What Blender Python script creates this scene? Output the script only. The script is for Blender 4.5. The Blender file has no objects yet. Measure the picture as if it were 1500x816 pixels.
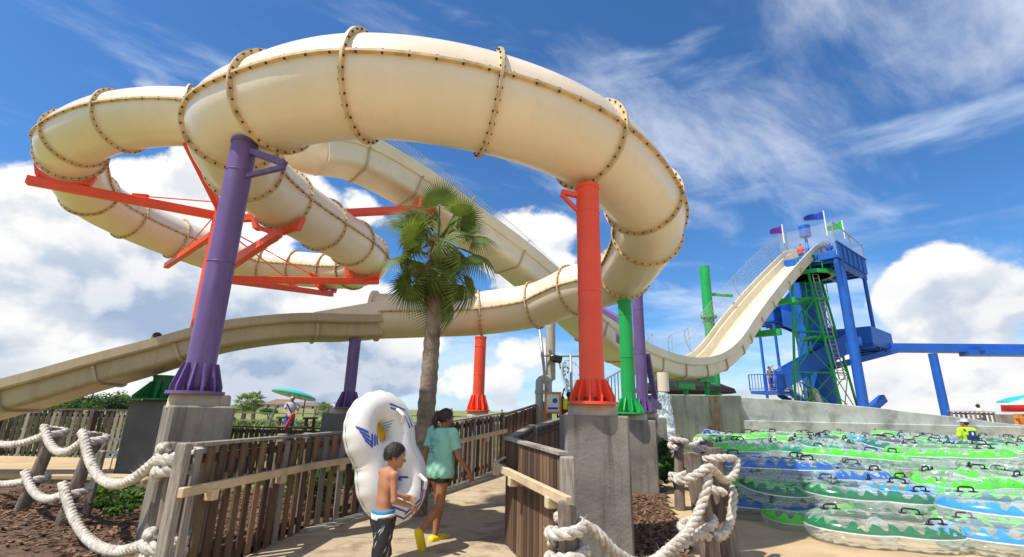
import bpy, bmesh, math, random
import numpy as np
from mathutils import Vector, Matrix
random.seed(7); np.random.seed(7)
SC = bpy.context.scene
COL = SC.collection
R_ = math.radians

# ------------------------------------------------------------------ camera
FPX, PCX, PCY, CAMZ = 694.0, 750.0, 408.0, 1.65
PITCH, ROLL = R_(15.7), R_(1.27)
_F = Vector((0, math.cos(PITCH), math.sin(PITCH)))
_U0 = Vector((0, -math.sin(PITCH), math.cos(PITCH)))
_R0 = Vector((1, 0, 0))
_R = _R0*math.cos(ROLL)+_U0*math.sin(ROLL)
_U = -_R0*math.sin(ROLL)+_U0*math.cos(ROLL)
CAM = Vector((0, 0, CAMZ))
cam = bpy.data.cameras.new('camera'); camo = bpy.data.objects.new('camera', cam); COL.objects.link(camo)
cam.sensor_width = 36; cam.lens = FPX/1500*36; cam.clip_end = 6000; cam.clip_start = .05
M = Matrix.Identity(4)
for i in range(3):
    M[i][0] = _R[i]; M[i][1] = _U[i]; M[i][2] = -_F[i]; M[i][3] = CAM[i]
camo.matrix_world = M
SC.camera = camo
def ray(px, py): return _F*FPX+_R*(px-PCX)+_U*(PCY-py)
def at(px, py, Y):            # point at world depth Y measured on the site plan
    d = ray(px, py); return CAM+d*(Y/d.y)
def gnd(px, py, z=0.0):       # point at height z
    d = ray(px, py); return CAM+d*((z-CAMZ)/d.z)

# ------------------------------------------------------------------ sun, sky, exposure
SUN_EL, SUN_A = R_(60), R_(33)     # light travels towards +x (cos A), +y (sin A)
ldir = Vector((math.cos(SUN_EL)*math.cos(SUN_A), math.cos(SUN_EL)*math.sin(SUN_A), -math.sin(SUN_EL)))
sl = bpy.data.lights.new('sun', 'SUN'); sl.energy = 3.4; sl.angle = R_(.5); sl.color = (1, .955, .88)
so = bpy.data.objects.new('sun', sl); COL.objects.link(so); so.location = (-20, -20, 40)
so.rotation_euler = ldir.to_track_quat('-Z', 'Y').to_euler()
SC.view_settings.view_transform = 'Standard'; SC.view_settings.look = 'None'
SC.view_settings.exposure = 0.64; SC.view_settings.gamma = 1; SC.view_settings.use_curve_mapping = False
SC.cycles.transparent_max_bounces = 24; SC.cycles.max_bounces = 7
SC.cycles.caustics_reflective = False; SC.cycles.caustics_refractive = False

class NT:
    def __init__(s, tree): s.t = tree; s.n = tree.nodes; s.l = tree.links
    def new(s, typ, **kw):
        n = s.n.new(typ)
        for k, v in kw.items(): setattr(n, k, v)
        return n
    def put(s, sock, v):
        if hasattr(v, 'is_output') or isinstance(v, bpy.types.NodeSocket): s.l.new(v, sock)
        else: sock.default_value = v
    def m(s, op, a, b=0.0, c=0.0, clamp=False):
        n = s.n.new('ShaderNodeMath'); n.operation = op; n.use_clamp = clamp
        for i, v in enumerate((a, b, c)): s.put(n.inputs[i], v)
        return n.outputs[0]
    def vm(s, op, a, b=(0, 0, 0)):
        n = s.n.new('ShaderNodeVectorMath'); n.operation = op
        s.put(n.inputs[0], a); s.put(n.inputs[1], b)
        return n.outputs[0]
    def noise(s, vec, scale, detail=4, rough=.55, dist=0.0):
        n = s.n.new('ShaderNodeTexNoise'); s.put(n.inputs['Vector'], vec)
        n.inputs['Scale'].default_value = scale; n.inputs['Detail'].default_value = detail
        n.inputs['Roughness'].default_value = rough; n.inputs['Distortion'].default_value = dist
        return n.outputs[0]
    def ramp(s, v, lo, hi, a=0.0, b=1.0):
        n = s.n.new('ShaderNodeMapRange'); n.interpolation_type = 'SMOOTHSTEP'
        s.put(n.inputs[0], v); n.inputs[1].default_value = lo; n.inputs[2].default_value = hi
        n.inputs[3].default_value = a; n.inputs[4].default_value = b
        return n.outputs[0]
    def mix(s, f, a, b, blend='MIX'):
        n = s.n.new('ShaderNodeMix'); n.data_type = 'RGBA'; n.blend_type = blend
        s.put(n.inputs[0], f); s.put(n.inputs[6], a); s.put(n.inputs[7], b)
        return n.outputs[2]
    def xyz(s, v):
        n = s.n.new('ShaderNodeSeparateXYZ'); s.put(n.inputs[0], v); return n.outputs
    def comb(s, x, y, z):
        n = s.n.new('ShaderNodeCombineXYZ')
        for i, v in enumerate((x, y, z)): s.put(n.inputs[i], v)
        return n.outputs[0]

world = bpy.data.worlds.new('World'); SC.world = world; world.use_nodes = True
w = NT(world.node_tree); w.n.clear()
tc = w.new('ShaderNodeTexCoord')
sky = w.new('ShaderNodeTexSky', sky_type='NISHITA'); sky.sun_disc = False
sky.sun_elevation = SUN_EL; sky.sun_rotation = math.atan2(-ldir.x, -ldir.y)
sky.air_density = 1.0; sky.dust_density = .3; sky.ozone_density = 2.5
d = tc.outputs['Generated']
X, Yc, Z = w.xyz(d)
az = w.m('ARCTAN2', X, Yc); el = w.m('ARCSINE', Z)
def azel(px, py):
    r = ray(px, py).normalized(); return math.atan2(r.x, r.y), math.asin(r.z)
# cumulus banks standing round the horizon: where each heap is, how wide, how tall
heaps = [(60,310,150,80,.33),(60,430,200,110,.42),(240,310,100,120,.40),(250,520,260,70,.40),(430,280,120,70,.40),(420,460,180,100,.40),
         (560,420,110,90,.30),(660,520,190,75,.30),(650,560,150,40,.22),(800,345,80,55,.30),(740,420,60,50,.26),(1018,326,22,20,.36),(1345,420,55,40,.34),(1450,440,110,48,.36),
         (1340,540,110,70,.34),(1230,590,90,22,.26),(1480,560,120,60,.36),(600,290,40,55,.10),(1100,590,90,16,.22),(-200,420,260,120,.42),(1750,500,220,110,.34)]
bias = None
for (px, py, rx, ry, a) in heaps:
    a0, e0 = azel(px, py)
    rx_, ry_ = rx/FPX*1.05, ry/FPX
    q = w.m('ADD', w.m('POWER', w.m('ABSOLUTE', w.m('DIVIDE', w.m('SUBTRACT', az, a0), rx_)), 2.0),
            w.m('POWER', w.m('ABSOLUTE', w.m('DIVIDE', w.m('SUBTRACT', el, e0), ry_)), 2.0))
    g = w.m('MULTIPLY', w.m('EXPONENT', w.m('MULTIPLY', q, -1.0)), a)
    bias = g if bias is None else w.m('MAXIMUM', bias, w.m('ADD', w.m('MULTIPLY', w.m('MINIMUM', bias, g), .35), w.m('MAXIMUM', bias, g)))
# behind the camera and overhead the weather goes on, cloud added for fill light
behind = w.m('MULTIPLY', w.m('MAXIMUM', w.ramp(Yc, .05, -.35), w.ramp(Z, .80, .95)), .27)
bias = w.m('MAXIMUM', bias, behind)
def heapnoise(vec):
    v = w.vm('MULTIPLY', vec, (1, 1, 1.35))
    big = w.noise(v, 3.2, 9, .56, .15)
    bil = w.n.new('ShaderNodeTexVoronoi'); bil.feature = 'SMOOTH_F1'; w.put(bil.inputs['Vector'], w.vm('ADD', v, w.vm('MULTIPLY', w.comb(big, big, big), (.12, .12, .12)))); bil.inputs['Scale'].default_value = 9
    bil.inputs['Smoothness'].default_value = .35
    puff = w.m('SUBTRACT', .42, bil.outputs['Distance'])
    return w.m('ADD', w.m('MULTIPLY', big, 1.7), w.m('MULTIPLY', puff, .34))
den0 = w.m('ADD', heapnoise(d), bias)
alpha = w.m('MULTIPLY', w.ramp(den0, 1.05, 1.15), w.ramp(bias, .06, .16))
# relief: compare with the density a little nearer to the sun
sunv = tuple(-ldir*0.045)
den1 = w.m('ADD', heapnoise(w.vm('ADD', d, sunv)), bias)
relief = w.m('SUBTRACT', den0, den1)
lit = w.ramp(relief, -.13, .09)
thick = w.ramp(den0, 1.16, 1.60)
soft = w.noise(w.vm('MULTIPLY', d, (1, 1, 2.2)), 3.0, 5, .5)
low = w.ramp(Z, .26, .03)
dark = w.m('MULTIPLY', low, w.ramp(soft, .40, .60))
shade = w.m('ADD', w.m('MULTIPLY', lit, .62), w.m('MULTIPLY', w.m('SUBTRACT', 1.0, thick), .42), clamp=True)
shade = w.m('SUBTRACT', w.m('ADD', shade, .22, clamp=True), w.m('MULTIPLY', dark, .62), clamp=True)
ccol = w.mix(shade, (2.5, 3.25, 4.4, 1), (6.6, 6.55, 6.45, 1))
# high streaked cirrus
pl = w.vm('DIVIDE', w.comb(X, Yc, 0.0), w.comb(w.m('ADD', Z, .12), w.m('ADD', Z, .12), 1.0))
rot = w.new('ShaderNodeVectorRotate', rotation_type='Z_AXIS'); w.put(rot.inputs['Vector'], pl); rot.inputs['Angle'].default_value = R_(-38)
st = w.vm('MULTIPLY', rot.outputs[0], (.8, 2.1, 1))
ci = w.noise(st, 1.5, 9, .60, .35)
cm = w.noise(w.vm('ADD', rot.outputs[0], (3.3, 1.2, 0)), .9, 3, .5)
a1, e1 = azel(1130, 110)
cq = w.m('ADD', w.m('POWER', w.m('ABSOLUTE', w.m('DIVIDE', w.m('SUBTRACT', az, a1), .60)), 2.0), w.m('POWER', w.m('ABSOLUTE', w.m('DIVIDE', w.m('SUBTRACT', el, e1), .26)), 2.0))
cbias = w.m('MULTIPLY', w.m('EXPONENT', w.m('MULTIPLY', cq, -1.0)), .20)
cal = w.m('MULTIPLY', w.ramp(w.m('ADD', w.m('ADD', ci, cbias), w.m('MULTIPLY', cm, .35)), .70, 1.10), .62)
# thin white veil low over the horizon
veil = w.m('MULTIPLY', w.ramp(w.m('ADD', w.noise(w.vm('MULTIPLY', d, (1, 1, 5)), 3.0, 6, .55), w.ramp(Z, .32, .0, 0, .3)), .52, .86), .72)
nish = w.mix(1.0, sky.outputs[0], (.42, .74, 1.03, 1), 'MULTIPLY')
hsv = w.new('ShaderNodeHueSaturation'); hsv.inputs['Saturation'].default_value = 1.0; w.put(hsv.inputs['Color'], nish)
c1 = w.mix(cal, hsv.outputs[0], (6.6, 6.9, 7.3, 1))
c2 = w.mix(veil, c1, (5.2, 6.0, 7.0, 1))
c3 = w.mix(alpha, c2, ccol)
bg = w.new('ShaderNodeBackground'); w.put(bg.inputs['Color'], c3); bg.inputs['Strength'].default_value = .1
wo = w.new('ShaderNodeOutputWorld'); w.l.new(bg.outputs[0], wo.inputs['Surface'])

# ------------------------------------------------------------------ materials
MATS = {}
def mat(name, col, rough=.6, var=.1, scale=4.0, bump=0.0, bscale=30.0, metal=0.0, dirt=None, dirtamt=.5, dscale=2.0, streak=False, rand=0.0, spec=.5, stretch=None, coat=0.0, sub=0.0):
    m = bpy.data.materials.new(name); m.use_nodes = True
    t = NT(m.node_tree); b = t.n['Principled BSDF']
    tcn = t.new('ShaderNodeTexCoord'); v = tcn.outputs['Object']
    if stretch: v = t.vm('MULTIPLY', v, stretch)
    n1 = t.noise(v, scale, 6, .6)
    c = tuple(col)+(1,)
    lo = tuple(x*(1-var) for x in col)+(1,); hi = tuple(min(1, x*(1+var)) for x in col)+(1,)
    cc = t.mix(t.ramp(n1, .3, .7), lo, hi)
    if dirt:
        dv = tcn.outputs['Object']
        if streak: dv = t.vm('MULTIPLY', dv, (5, 5, .5))
        n2 = t.noise(dv, dscale, 7, .65)
        cc = t.mix(t.m('MULTIPLY', t.ramp(n2, .48, .68), dirtamt), cc, tuple(dirt)+(1,))
    if rand:
        oi = t.new('ShaderNodeObjectInfo')
        h = t.new('ShaderNodeHueSaturation'); t.put(h.inputs['Color'], cc)
        t.put(h.inputs['Value'], t.m('ADD', t.m('MULTIPLY', oi.outputs['Random'], 2*rand), 1-rand)); cc = h.outputs[0]
    t.put(b.inputs['Base Color'], cc); b.inputs['Roughness'].default_value = rough; b.inputs['Metallic'].default_value = metal
    b.inputs['Specular IOR Level'].default_value = spec
    if coat: b.inputs['Coat Weight'].default_value = coat; b.inputs['Coat Roughness'].default_value = .15
    if sub: b.inputs['Subsurface Weight'].default_value = sub; b.inputs['Subsurface Radius'].default_value = (.02, .01, .006)
    if bump:
        bn = t.new('ShaderNodeBump'); bn.inputs['Strength'].default_value = bump; bn.inputs['Distance'].default_value = .02
        t.put(bn.inputs['Height'], t.noise(v, bscale, 6, .65)); t.l.new(bn.outputs[0], b.inputs['Normal'])
    MATS[name] = m
    return m
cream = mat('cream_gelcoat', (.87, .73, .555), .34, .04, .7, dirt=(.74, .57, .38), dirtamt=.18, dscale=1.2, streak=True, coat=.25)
creamd = mat('shade_darkened_gelcoat', (.50, .40, .255), .42, .07, .8, dirt=(.33, .235, .13), dirtamt=.4, dscale=1.3, streak=True)  # cream gelcoat with the exit flume's shade put into its colour, plus dirt
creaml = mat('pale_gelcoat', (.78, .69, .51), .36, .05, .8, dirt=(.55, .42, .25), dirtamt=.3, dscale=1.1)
flangem = mat('flange_gelcoat', (.66, .48, .26), .5, .16, 3, dirt=(.30, .18, .08), dirtamt=.6, dscale=5)
boltm = mat('rusty_bolt', (.055, .032, .018), .7, .4, 20)
orange = mat('orange_paint', (.92, .09, .032), .42, .08, 1.2, dirt=(.80, .12, .06), dirtamt=.4, dscale=2.2, streak=True, bump=.05, bscale=8)
purple = mat('purple_paint', (.150, .085, .255), .45, .12, 1.2, dirt=(.21, .145, .31), dirtamt=.55, dscale=2.2, streak=True, bump=.06, bscale=8)
green = mat('green_paint', (.012, .38, .08), .42, .1, 1.2, dirt=(.04, .42, .13), dirtamt=.5, dscale=2.2, streak=True)
dkgreen = mat('dark_green_paint', (.01, .17, .04), .5, .2, 2)
blue = mat('blue_paint', (.012, .115, .52), .45, .10, .7, dirt=(.02, .09, .36), dirtamt=.5, dscale=1.0)
conc = mat('concrete', (.27, .24, .20), .85, .22, 1.8, .4, 25, dirt=(.12, .10, .08), dirtamt=.75, dscale=1.2, streak=True)
concw = mat('weathered_wall_concrete', (.47, .50, .44), .85, .2, .9, .35, 12, dirt=(.22, .225, .19), dirtamt=.7, dscale=1.6)
concd = mat('dark_concrete', (.13, .125, .115), .85, .2, 1.4, .3, 25, dirt=(.20, .19, .17), dirtamt=.4, dscale=1.2)
concg = mat('dark_greenish_concrete', (.20, .225, .175), .8, .28, .9, .3, 12, dirt=(.10, .12, .085), dirtamt=.7, dscale=.8, streak=True)  # darker and greener than the pale wall, with vertical streaks
grout = mat('grout', (.52, .44, .33), .85, .12, 3, .3, 40, dirt=(.42, .20, .06), dirtamt=.55, dscale=2.2, streak=True)
rust = mat('rust_stain', (.20, .11, .045), .85, .4, 3, dirt=(.07, .04, .02), dirtamt=.8, dscale=3, streak=True)
woodd = mat('dark_fence_wood', (.11, .058, .032), .75, .35, 6, .5, 20, dirt=(.03, .015, .009), dirtamt=.75, dscale=1.5, rand=.5, stretch=(6, 6, .7))
woodm = mat('brown_fence_wood', (.22, .135, .075), .75, .3, 6, .5, 20, dirt=(.05, .025, .013), dirtamt=.7, dscale=1.5, rand=.4, stretch=(6, 6, .7))
woodg = mat('grey_weathered_wood', (.30, .26, .215), .85, .28, 6, .55, 20, dirt=(.11, .08, .06), dirtamt=.65, dscale=1.6, rand=.25, stretch=(6, 6, .7))
woodk = mat('blackened_fence_wood', (.075, .055, .045), .85, .3, 6, .4, 20, rand=.3, stretch=(6, 6, .7))
woodp = mat('pale_handrail_wood', (.62, .48, .30), .65, .14, 5, .2, 30, dirt=(.40, .27, .15), dirtamt=.4, dscale=3)
postw = mat('driftwood_post', (.235, .185, .145), .9, .35, 5, .9, 16, dirt=(.07, .045, .03), dirtamt=.75, dscale=1.8, stretch=(5, 5, .6))
ropem = mat('rope', (.72, .66, .57), .95, .2, 22, 1.0, 70, dirt=(.30, .235, .16), dirtamt=.6, dscale=7)
mulch = mat('mulch', (.105, .06, .035), .95, .5, 9, 1.0, 26, dirt=(.22, .145, .09), dirtamt=.6, dscale=12)
chipm = mat('mulch_chip', (.15, .085, .048), .95, .5, 9, rand=.5)
sand = mat('sandy_concrete', (.52, .375, .205), .9, .14, 1.3, .25, 60, dirt=(.36, .24, .13), dirtamt=.55, dscale=.9)
pathm = mat('walkway_concrete', (.46, .365, .24), .85, .16, 1.1, .25, 50, dirt=(.24, .165, .10), dirtamt=.85, dscale=2.4)
curbm = mat('curb_concrete', (.48, .43, .36), .9, .14, 2, .3, 40)
grass = mat('field_grass', (.19, .22, .05), .95, .3, .05, .6, 3, dirt=(.30, .26, .09), dirtamt=.6, dscale=.06)
leafm = mat('leaf', (.06, .145, .028), .6, .4, 3, rand=.2, sub=0)
leafl = mat('light_leaf', (.15, .28, .045), .6, .35, 3, rand=.2)
leafk = mat('dark_leaf', (.03, .075, .018), .6, .4, 3, rand=.2)
palmg = mat('palm_leaf', (.15, .225, .045), .5, .35, 2.5, dirt=(.13, .17, .04), dirtamt=.4, dscale=4)
palmd = mat('dead_palm_leaf', (.30, .20, .09), .85, .35, 6)
petm = mat('palm_stalk', (.16, .19, .045), .6, .2, 5)
trunkm = mat('palm_trunk', (.28, .215, .155), .95, .3, 5, .9, 20, dirt=(.09, .06, .04), dirtamt=.6, dscale=3)
bark = mat('bark', (.10, .075, .05), .95, .3, 6)
tealm = mat('teal_canvas', (.02, .47, .46), .7, .08, 2)
redm = mat('red_canvas', (.70, .015, .02), .6, .08, 2)
whitem = mat('white_paint', (.80, .80, .78), .5, .05, 3)
pvc = mat('grey_white_pipe', (.55, .55, .53), .5, .1, 3, dirt=(.35, .34, .30), dirtamt=.4, dscale=3)
beigep = mat('beige_pipe', (.50, .46, .38), .55, .12, 3)
steel = mat('galvanised_steel', (.42, .42, .40), .45, .1, 4, metal=.5)
blackm = mat('black_rubber', (.015, .015, .017), .5, .2, 5)
roofb = mat('shade_blackened_thatch', (.018, .016, .014), .95, .4, 6, .8, 30)  # near-black colour paints in the shade of the backlit roof
roofr = mat('brown_roof', (.23, .14, .095), .9, .15, 1)
roofs = mat('slate_roof', (.13, .14, .17), .9, .15, 1)
wallh = mat('house_wall', (.48, .42, .34), .9, .1, .5)
glassd = mat('dark_window', (.03, .04, .05), .15, .1, 1)
tile = mat('pool_tile', (.50, .36, .21), .5, .2, 6, dirt=(.36, .24, .13), dirtamt=.5, dscale=5)
skinb = mat('tanned_skin', (.44, .20, .105), .5, .08, 5, spec=.4, sub=.05)
sking = mat('brown_skin', (.38, .165, .085), .5, .08, 5, spec=.4, sub=.05)
skinl = mat('fair_skin', (.52, .28, .19), .5, .08, 5, spec=.4)
skind = mat('dark_tan_skin', (.20, .085, .045), .5, .08, 5, spec=.4)
hairm = mat('dark_brown_hair', (.022, .012, .008), .5, .4, 30, .25, 60)
hairr = mat('brown_hair', (.045, .022, .013), .45, .5, 30, .25, 60)
mint = mat('mint_cotton', (.30, .64, .485), .85, .06, 4, .35, 14)
shortsk = mat('black_swim_fabric', (.014, .014, .016), .5, .3, 6)
shortw = mat('white_fabric', (.78, .78, .76), .8, .05, 6)
shortblue = mat('blue_fabric', (.03, .22, .42), .8, .1, 6)
yshoe = mat('yellow_clog_foam', (.86, .66, .015), .5, .05, 6)
limey = mat('lime_shirt_fabric', (.53, .80, .025), .85, .08, 6, .3, 14)
navy = mat('navy_print', (.012, .04, .24), .8, .1, 6)
greyshirt = mat('pale_grey_shirt', (.52, .56, .60), .85, .08, 6)
bluesh = mat('royal_blue_fabric', (.015, .09, .46), .8, .1, 6)
pinkm = mat('pink_tie', (.75, .04, .10), .6, .1, 5)
rescuem = mat('red_foam', (.80, .035, .02), .5, .08, 4)
yelv = mat('yellow_vinyl', (.90, .50, .02), .35, .06, 4)
printb = mat('blue_print', (.035, .07, .42), .4, .06, 4)
printt = mat('teal_print', (.03, .30, .40), .8, .06, 4)
printlb = mat('light_blue_print', (.12, .42, .62), .8, .06, 4)
eyew = mat('eye_white', (.7, .68, .65), .3, .02, 3); eyed = mat('eye_dark', (.02, .012, .01), .25, .1, 3)
lipm = mat('lip', (.42, .13, .10), .5, .1, 5)
vinylw = mat('white_vinyl', (.82, .79, .73), .33, .03, 2.0, coat=.3)
signw = mat('sign_face', (.75, .77, .80), .5, .03, 3)
orangew = mat('orange_frame_wood', (.60, .25, .05), .6, .15, 5)
yelneon = mat('neon_yellow_fabric', (.70, .95, .03), .8, .05, 5)
purf = mat('purple_flag', (.15, .02, .36), .8, .1, 3); bluf = mat('blue_flag', (.02, .07, .46), .8, .1, 3); grnf = mat('green_flag', (.02, .55, .08), .8, .1, 3)
redpeople = mat('red_fabric', (.65, .10, .06), .8, .1, 3)

for m in (leafm, leafl, leafk, palmg, petm):       # thin leaves let light through
    t = NT(m.node_tree); b = t.n['Principled BSDF']; lk = b.inputs['Base Color'].links[0].from_socket
    tl = t.new('ShaderNodeBsdfTranslucent'); t.put(tl.inputs['Color'], t.mix(1.0, lk, (1.6, 1.35, .9, 1), 'MULTIPLY'))
    mx = t.new('ShaderNodeMixShader'); mx.inputs[0].default_value = .42; t.l.new(b.outputs[0], mx.inputs[1]); t.l.new(tl.outputs[0], mx.inputs[2]); t.l.new(mx.outputs[0], t.n['Material Output'].inputs['Surface'])

# ------------------------------------------------------------------ building helpers
ORG = {}
class MB:
    def __init__(s): s.V = []; s.Fc = []; s.uv = []
    def add(s, vs, fs, uv=None):
        o = len(s.V); s.V += [tuple(v) for v in vs]; s.Fc += [tuple(i+o for i in f) for f in fs]
        if uv is not None: s.uv += list(uv)
        return s
    def obox(s, c, ax, ay, az, hx, hy, hz, ch=0.0):
        c = Vector(c); ax = Vector(ax).normalized(); ay = Vector(ay).normalized(); az = Vector(az).normalized()
        if ch <= 0:
            vs = [c+ax*hx*i+ay*hy*j+az*hz*k for i in (-1, 1) for j in (-1, 1) for k in (-1, 1)]
            return s.add(vs, [(0, 1, 3, 2), (4, 6, 7, 5), (0, 4, 5, 1), (2, 3, 7, 6), (0, 2, 6, 4), (1, 5, 7, 3)])
        bm = bmesh.new(); bmesh.ops.create_cube(bm, size=2)
        for v in bm.verts: v.co = Vector((v.co.x*hx, v.co.y*hy, v.co.z*hz))
        bmesh.ops.bevel(bm, geom=bm.edges[:], offset=ch, segments=1, affect='EDGES', profile=.7)
        bm.verts.index_update()
        vs = [c+ax*v.co.x+ay*v.co.y+az*v.co.z for v in bm.verts]; fs = [[v.index for v in f.verts] for f in bm.faces]
        bm.free(); return s.add(vs, fs)
    def box(s, lo, hi, ch=0.0):
        lo = Vector(lo); hi = Vector(hi); c = (lo+hi)/2; h = (hi-lo)/2
        return s.obox(c, (1, 0, 0), (0, 1, 0), (0, 0, 1), h.x, h.y, h.z, ch)
    def beam(s, a, b, w, h, ch=0.0, up=(0, 0, 1)):
        a = Vector(a); b = Vector(b); d = (b-a); L = d.length; d.normalize()
        u = Vector(up)
        if abs(d.dot(u)) > .98: u = Vector((0, 1, 0))
        sd = d.cross(u).normalized(); u = sd.cross(d)
        return s.obox((a+b)/2, d, sd, u, L/2, w/2, h/2, ch)
    def tube(s, pts, rad, n=10, cap=True, squash=1.0):
        pts = [Vector(p) for p in pts]; N = len(pts)
        if not hasattr(rad, '__len__'): rad = [rad]*N
        t0 = (pts[1]-pts[0]).normalized()
        u = Vector((0, 0, 1)) if abs(t0.z) < .9 else Vector((1, 0, 0))
        sd = t0.cross(u).normalized()
        vs = []
        for i, p in enumerate(pts):
            t = (pts[min(i+1, N-1)]-pts[max(i-1, 0)])
            if t.length < 1e-9: t = t0
            t.normalize(); sd = (sd-t*sd.dot(t)).normalized(); up = t.cross(sd)
            for k in range(n):
                a = 2*math.pi*k/n
                vs.append(p+sd*rad[i]*math.cos(a)+up*rad[i]*squash*math.sin(a))
        fs = [(i*n+k, i*n+(k+1) % n, (i+1)*n+(k+1) % n, (i+1)*n+k) for i in range(N-1) for k in range(n)]
        if cap: fs += [tuple(range(n-1, -1, -1)), tuple(range((N-1)*n, N*n))]
        return s.add(vs, fs)
    def cyl(s, a, b, r, r2=None, n=20): return s.tube([a, b], [r, r if r2 is None else r2], n)
    def lathe(s, c, prof, n=24):
        c = Vector(c); vs = []
        for (r, z) in prof:
            for k in range(n):
                a = 2*math.pi*k/n; vs.append(c+Vector((r*math.cos(a), r*math.sin(a), z)))
        m = len(prof)
        fs = [(i*n+k, i*n+(k+1) % n, (i+1)*n+(k+1) % n, (i+1)*n+k) for i in range(m-1) for k in range(n)]
        fs += [tuple(range(n-1, -1, -1)), tuple(range((m-1)*n, m*n))]
        return s.add(vs, fs)
    def prism(s, poly, z0, z1):
        n = len(poly)
        vs = [(p[0], p[1], z0) for p in poly]+[(p[0], p[1], z1) for p in poly]
        fs = [tuple(range(n-1, -1, -1)), tuple(range(n, 2*n))]+[(i, (i+1) % n, n+(i+1) % n, n+i) for i in range(n)]
        return s.add(vs, fs)
    def ell(s, c, rx, ry, rz, n=16, m=10, rot=None):
        c = Vector(c); vs = []
        for i in range(m+1):
            th = math.pi*i/m
            for k in range(n):
                a = 2*math.pi*k/n; v = Vector((rx*math.sin(th)*math.cos(a), ry*math.sin(th)*math.sin(a), rz*math.cos(th)))
                if rot: v = rot@v
                vs.append(c+v)
        fs = [(i*n+k, (i+1)*n+k, (i+1)*n+(k+1) % n, i*n+(k+1) % n) for i in range(m) for k in range(n)]
        return s.add(vs, fs)
    def build(s, name, m, parent=None, smooth=False, auto=None):
        return mkobj(name, s.V, s.Fc, m, parent, smooth, s.uv or None, auto)
def mkobj(name, V, Fc, m, parent=None, smooth=False, uv=None, auto=None):
    me = bpy.data.meshes.new(name)
    o = bpy.data.objects.new(name, me); COL.objects.link(o)
    A = np.array(V, dtype=np.float64).reshape(-1, 3)
    if parent is not None:
        o.parent = parent; og = ORG[parent.name]; ORG[o.name] = og
    else:
        lo = A.min(0); hi = A.max(0); og = Vector(((lo[0]+hi[0])/2, (lo[1]+hi[1])/2, lo[2]))
        o.location = og; ORG[o.name] = og
    A = A-np.array(og)
    me.from_pydata(A.tolist(), [], Fc)
    if uv:
        lay = me.uv_layers.new(name='UVMap')
        li = np.empty(len(me.loops), dtype=np.int32); me.loops.foreach_get('vertex_index', li)
        lay.data.foreach_set('uv', np.array(uv, dtype=np.float32)[li].ravel())
    me.materials.append(m)
    if smooth:
        me.polygons.foreach_set('use_smooth', [True]*len(me.polygons))
        if auto is not None:
            try: me.set_sharp_from_angle(angle=R_(auto))
            except Exception: pass
    me.update()
    return o
def tag(o, label=None, cat=None, group=None, kind=None):
    if label: o['label'] = label
    if cat: o['category'] = cat
    if group: o['group'] = group
    if kind: o['kind'] = kind
    return o
def thing(name, label, cat, loc, group=None):
    o = bpy.data.objects.new(name, None); COL.objects.link(o); o.location = loc; o.empty_display_size = .2
    ORG[o.name] = Vector(loc)
    return tag(o, label, cat, group)
def struct(o): o['kind'] = 'structure'; return o
def copy_tree(o, parent=None):
    c = o.copy(); COL.objects.link(c); c.parent = parent
    for ch in o.children: copy_tree(ch, c)
    return c
def catmull(P, n=10, closed=False):
    P = [Vector(p) for p in P]; out = []; N = len(P)
    rng = range(N if closed else N-1)
    for i in rng:
        if closed: p0, p1, p2, p3 = P[(i-1) % N], P[i], P[(i+1) % N], P[(i+2) % N]
        else:
            p1, p2 = P[i], P[i+1]; p0 = P[i-1] if i > 0 else p1*2-p2; p3 = P[i+2] if i+2 < N else p2*2-p1
        for k in range(n):
            t = k/n
            out.append(.5*((2*p1)+(p2-p0)*t+(2*p0-5*p1+4*p2-p3)*t*t+(3*p1-p0-3*p2+p3)*t*t*t))
    if not closed: out.append(P[-1])
    return out
# shared unit box for slats and boards: scaled per object
UB = {}
def slat(m, parent, c, ax, ay, az, sx, sy, sz, name='slat', ch=.004):
    key = m.name
    if key not in UB:
        bm = bmesh.new(); bmesh.ops.create_cube(bm, size=1); me = bpy.data.meshes.new('slat_'+key); bm.to_mesh(me); bm.free(); me.materials.append(m); UB[key] = me
    o = bpy.data.objects.new(name, UB[key]); COL.objects.link(o); o.parent = parent
    R = Matrix((Vector(ax).normalized(), Vector(ay).normalized(), Vector(az).normalized())).transposed().to_4x4()
    o.matrix_local = Matrix.Translation(Vector(c)-ORG[parent.name])@R@Matrix.Diagonal((sx, sy, sz, 1))
    ORG[o.name] = ORG[parent.name]
    return o

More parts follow.
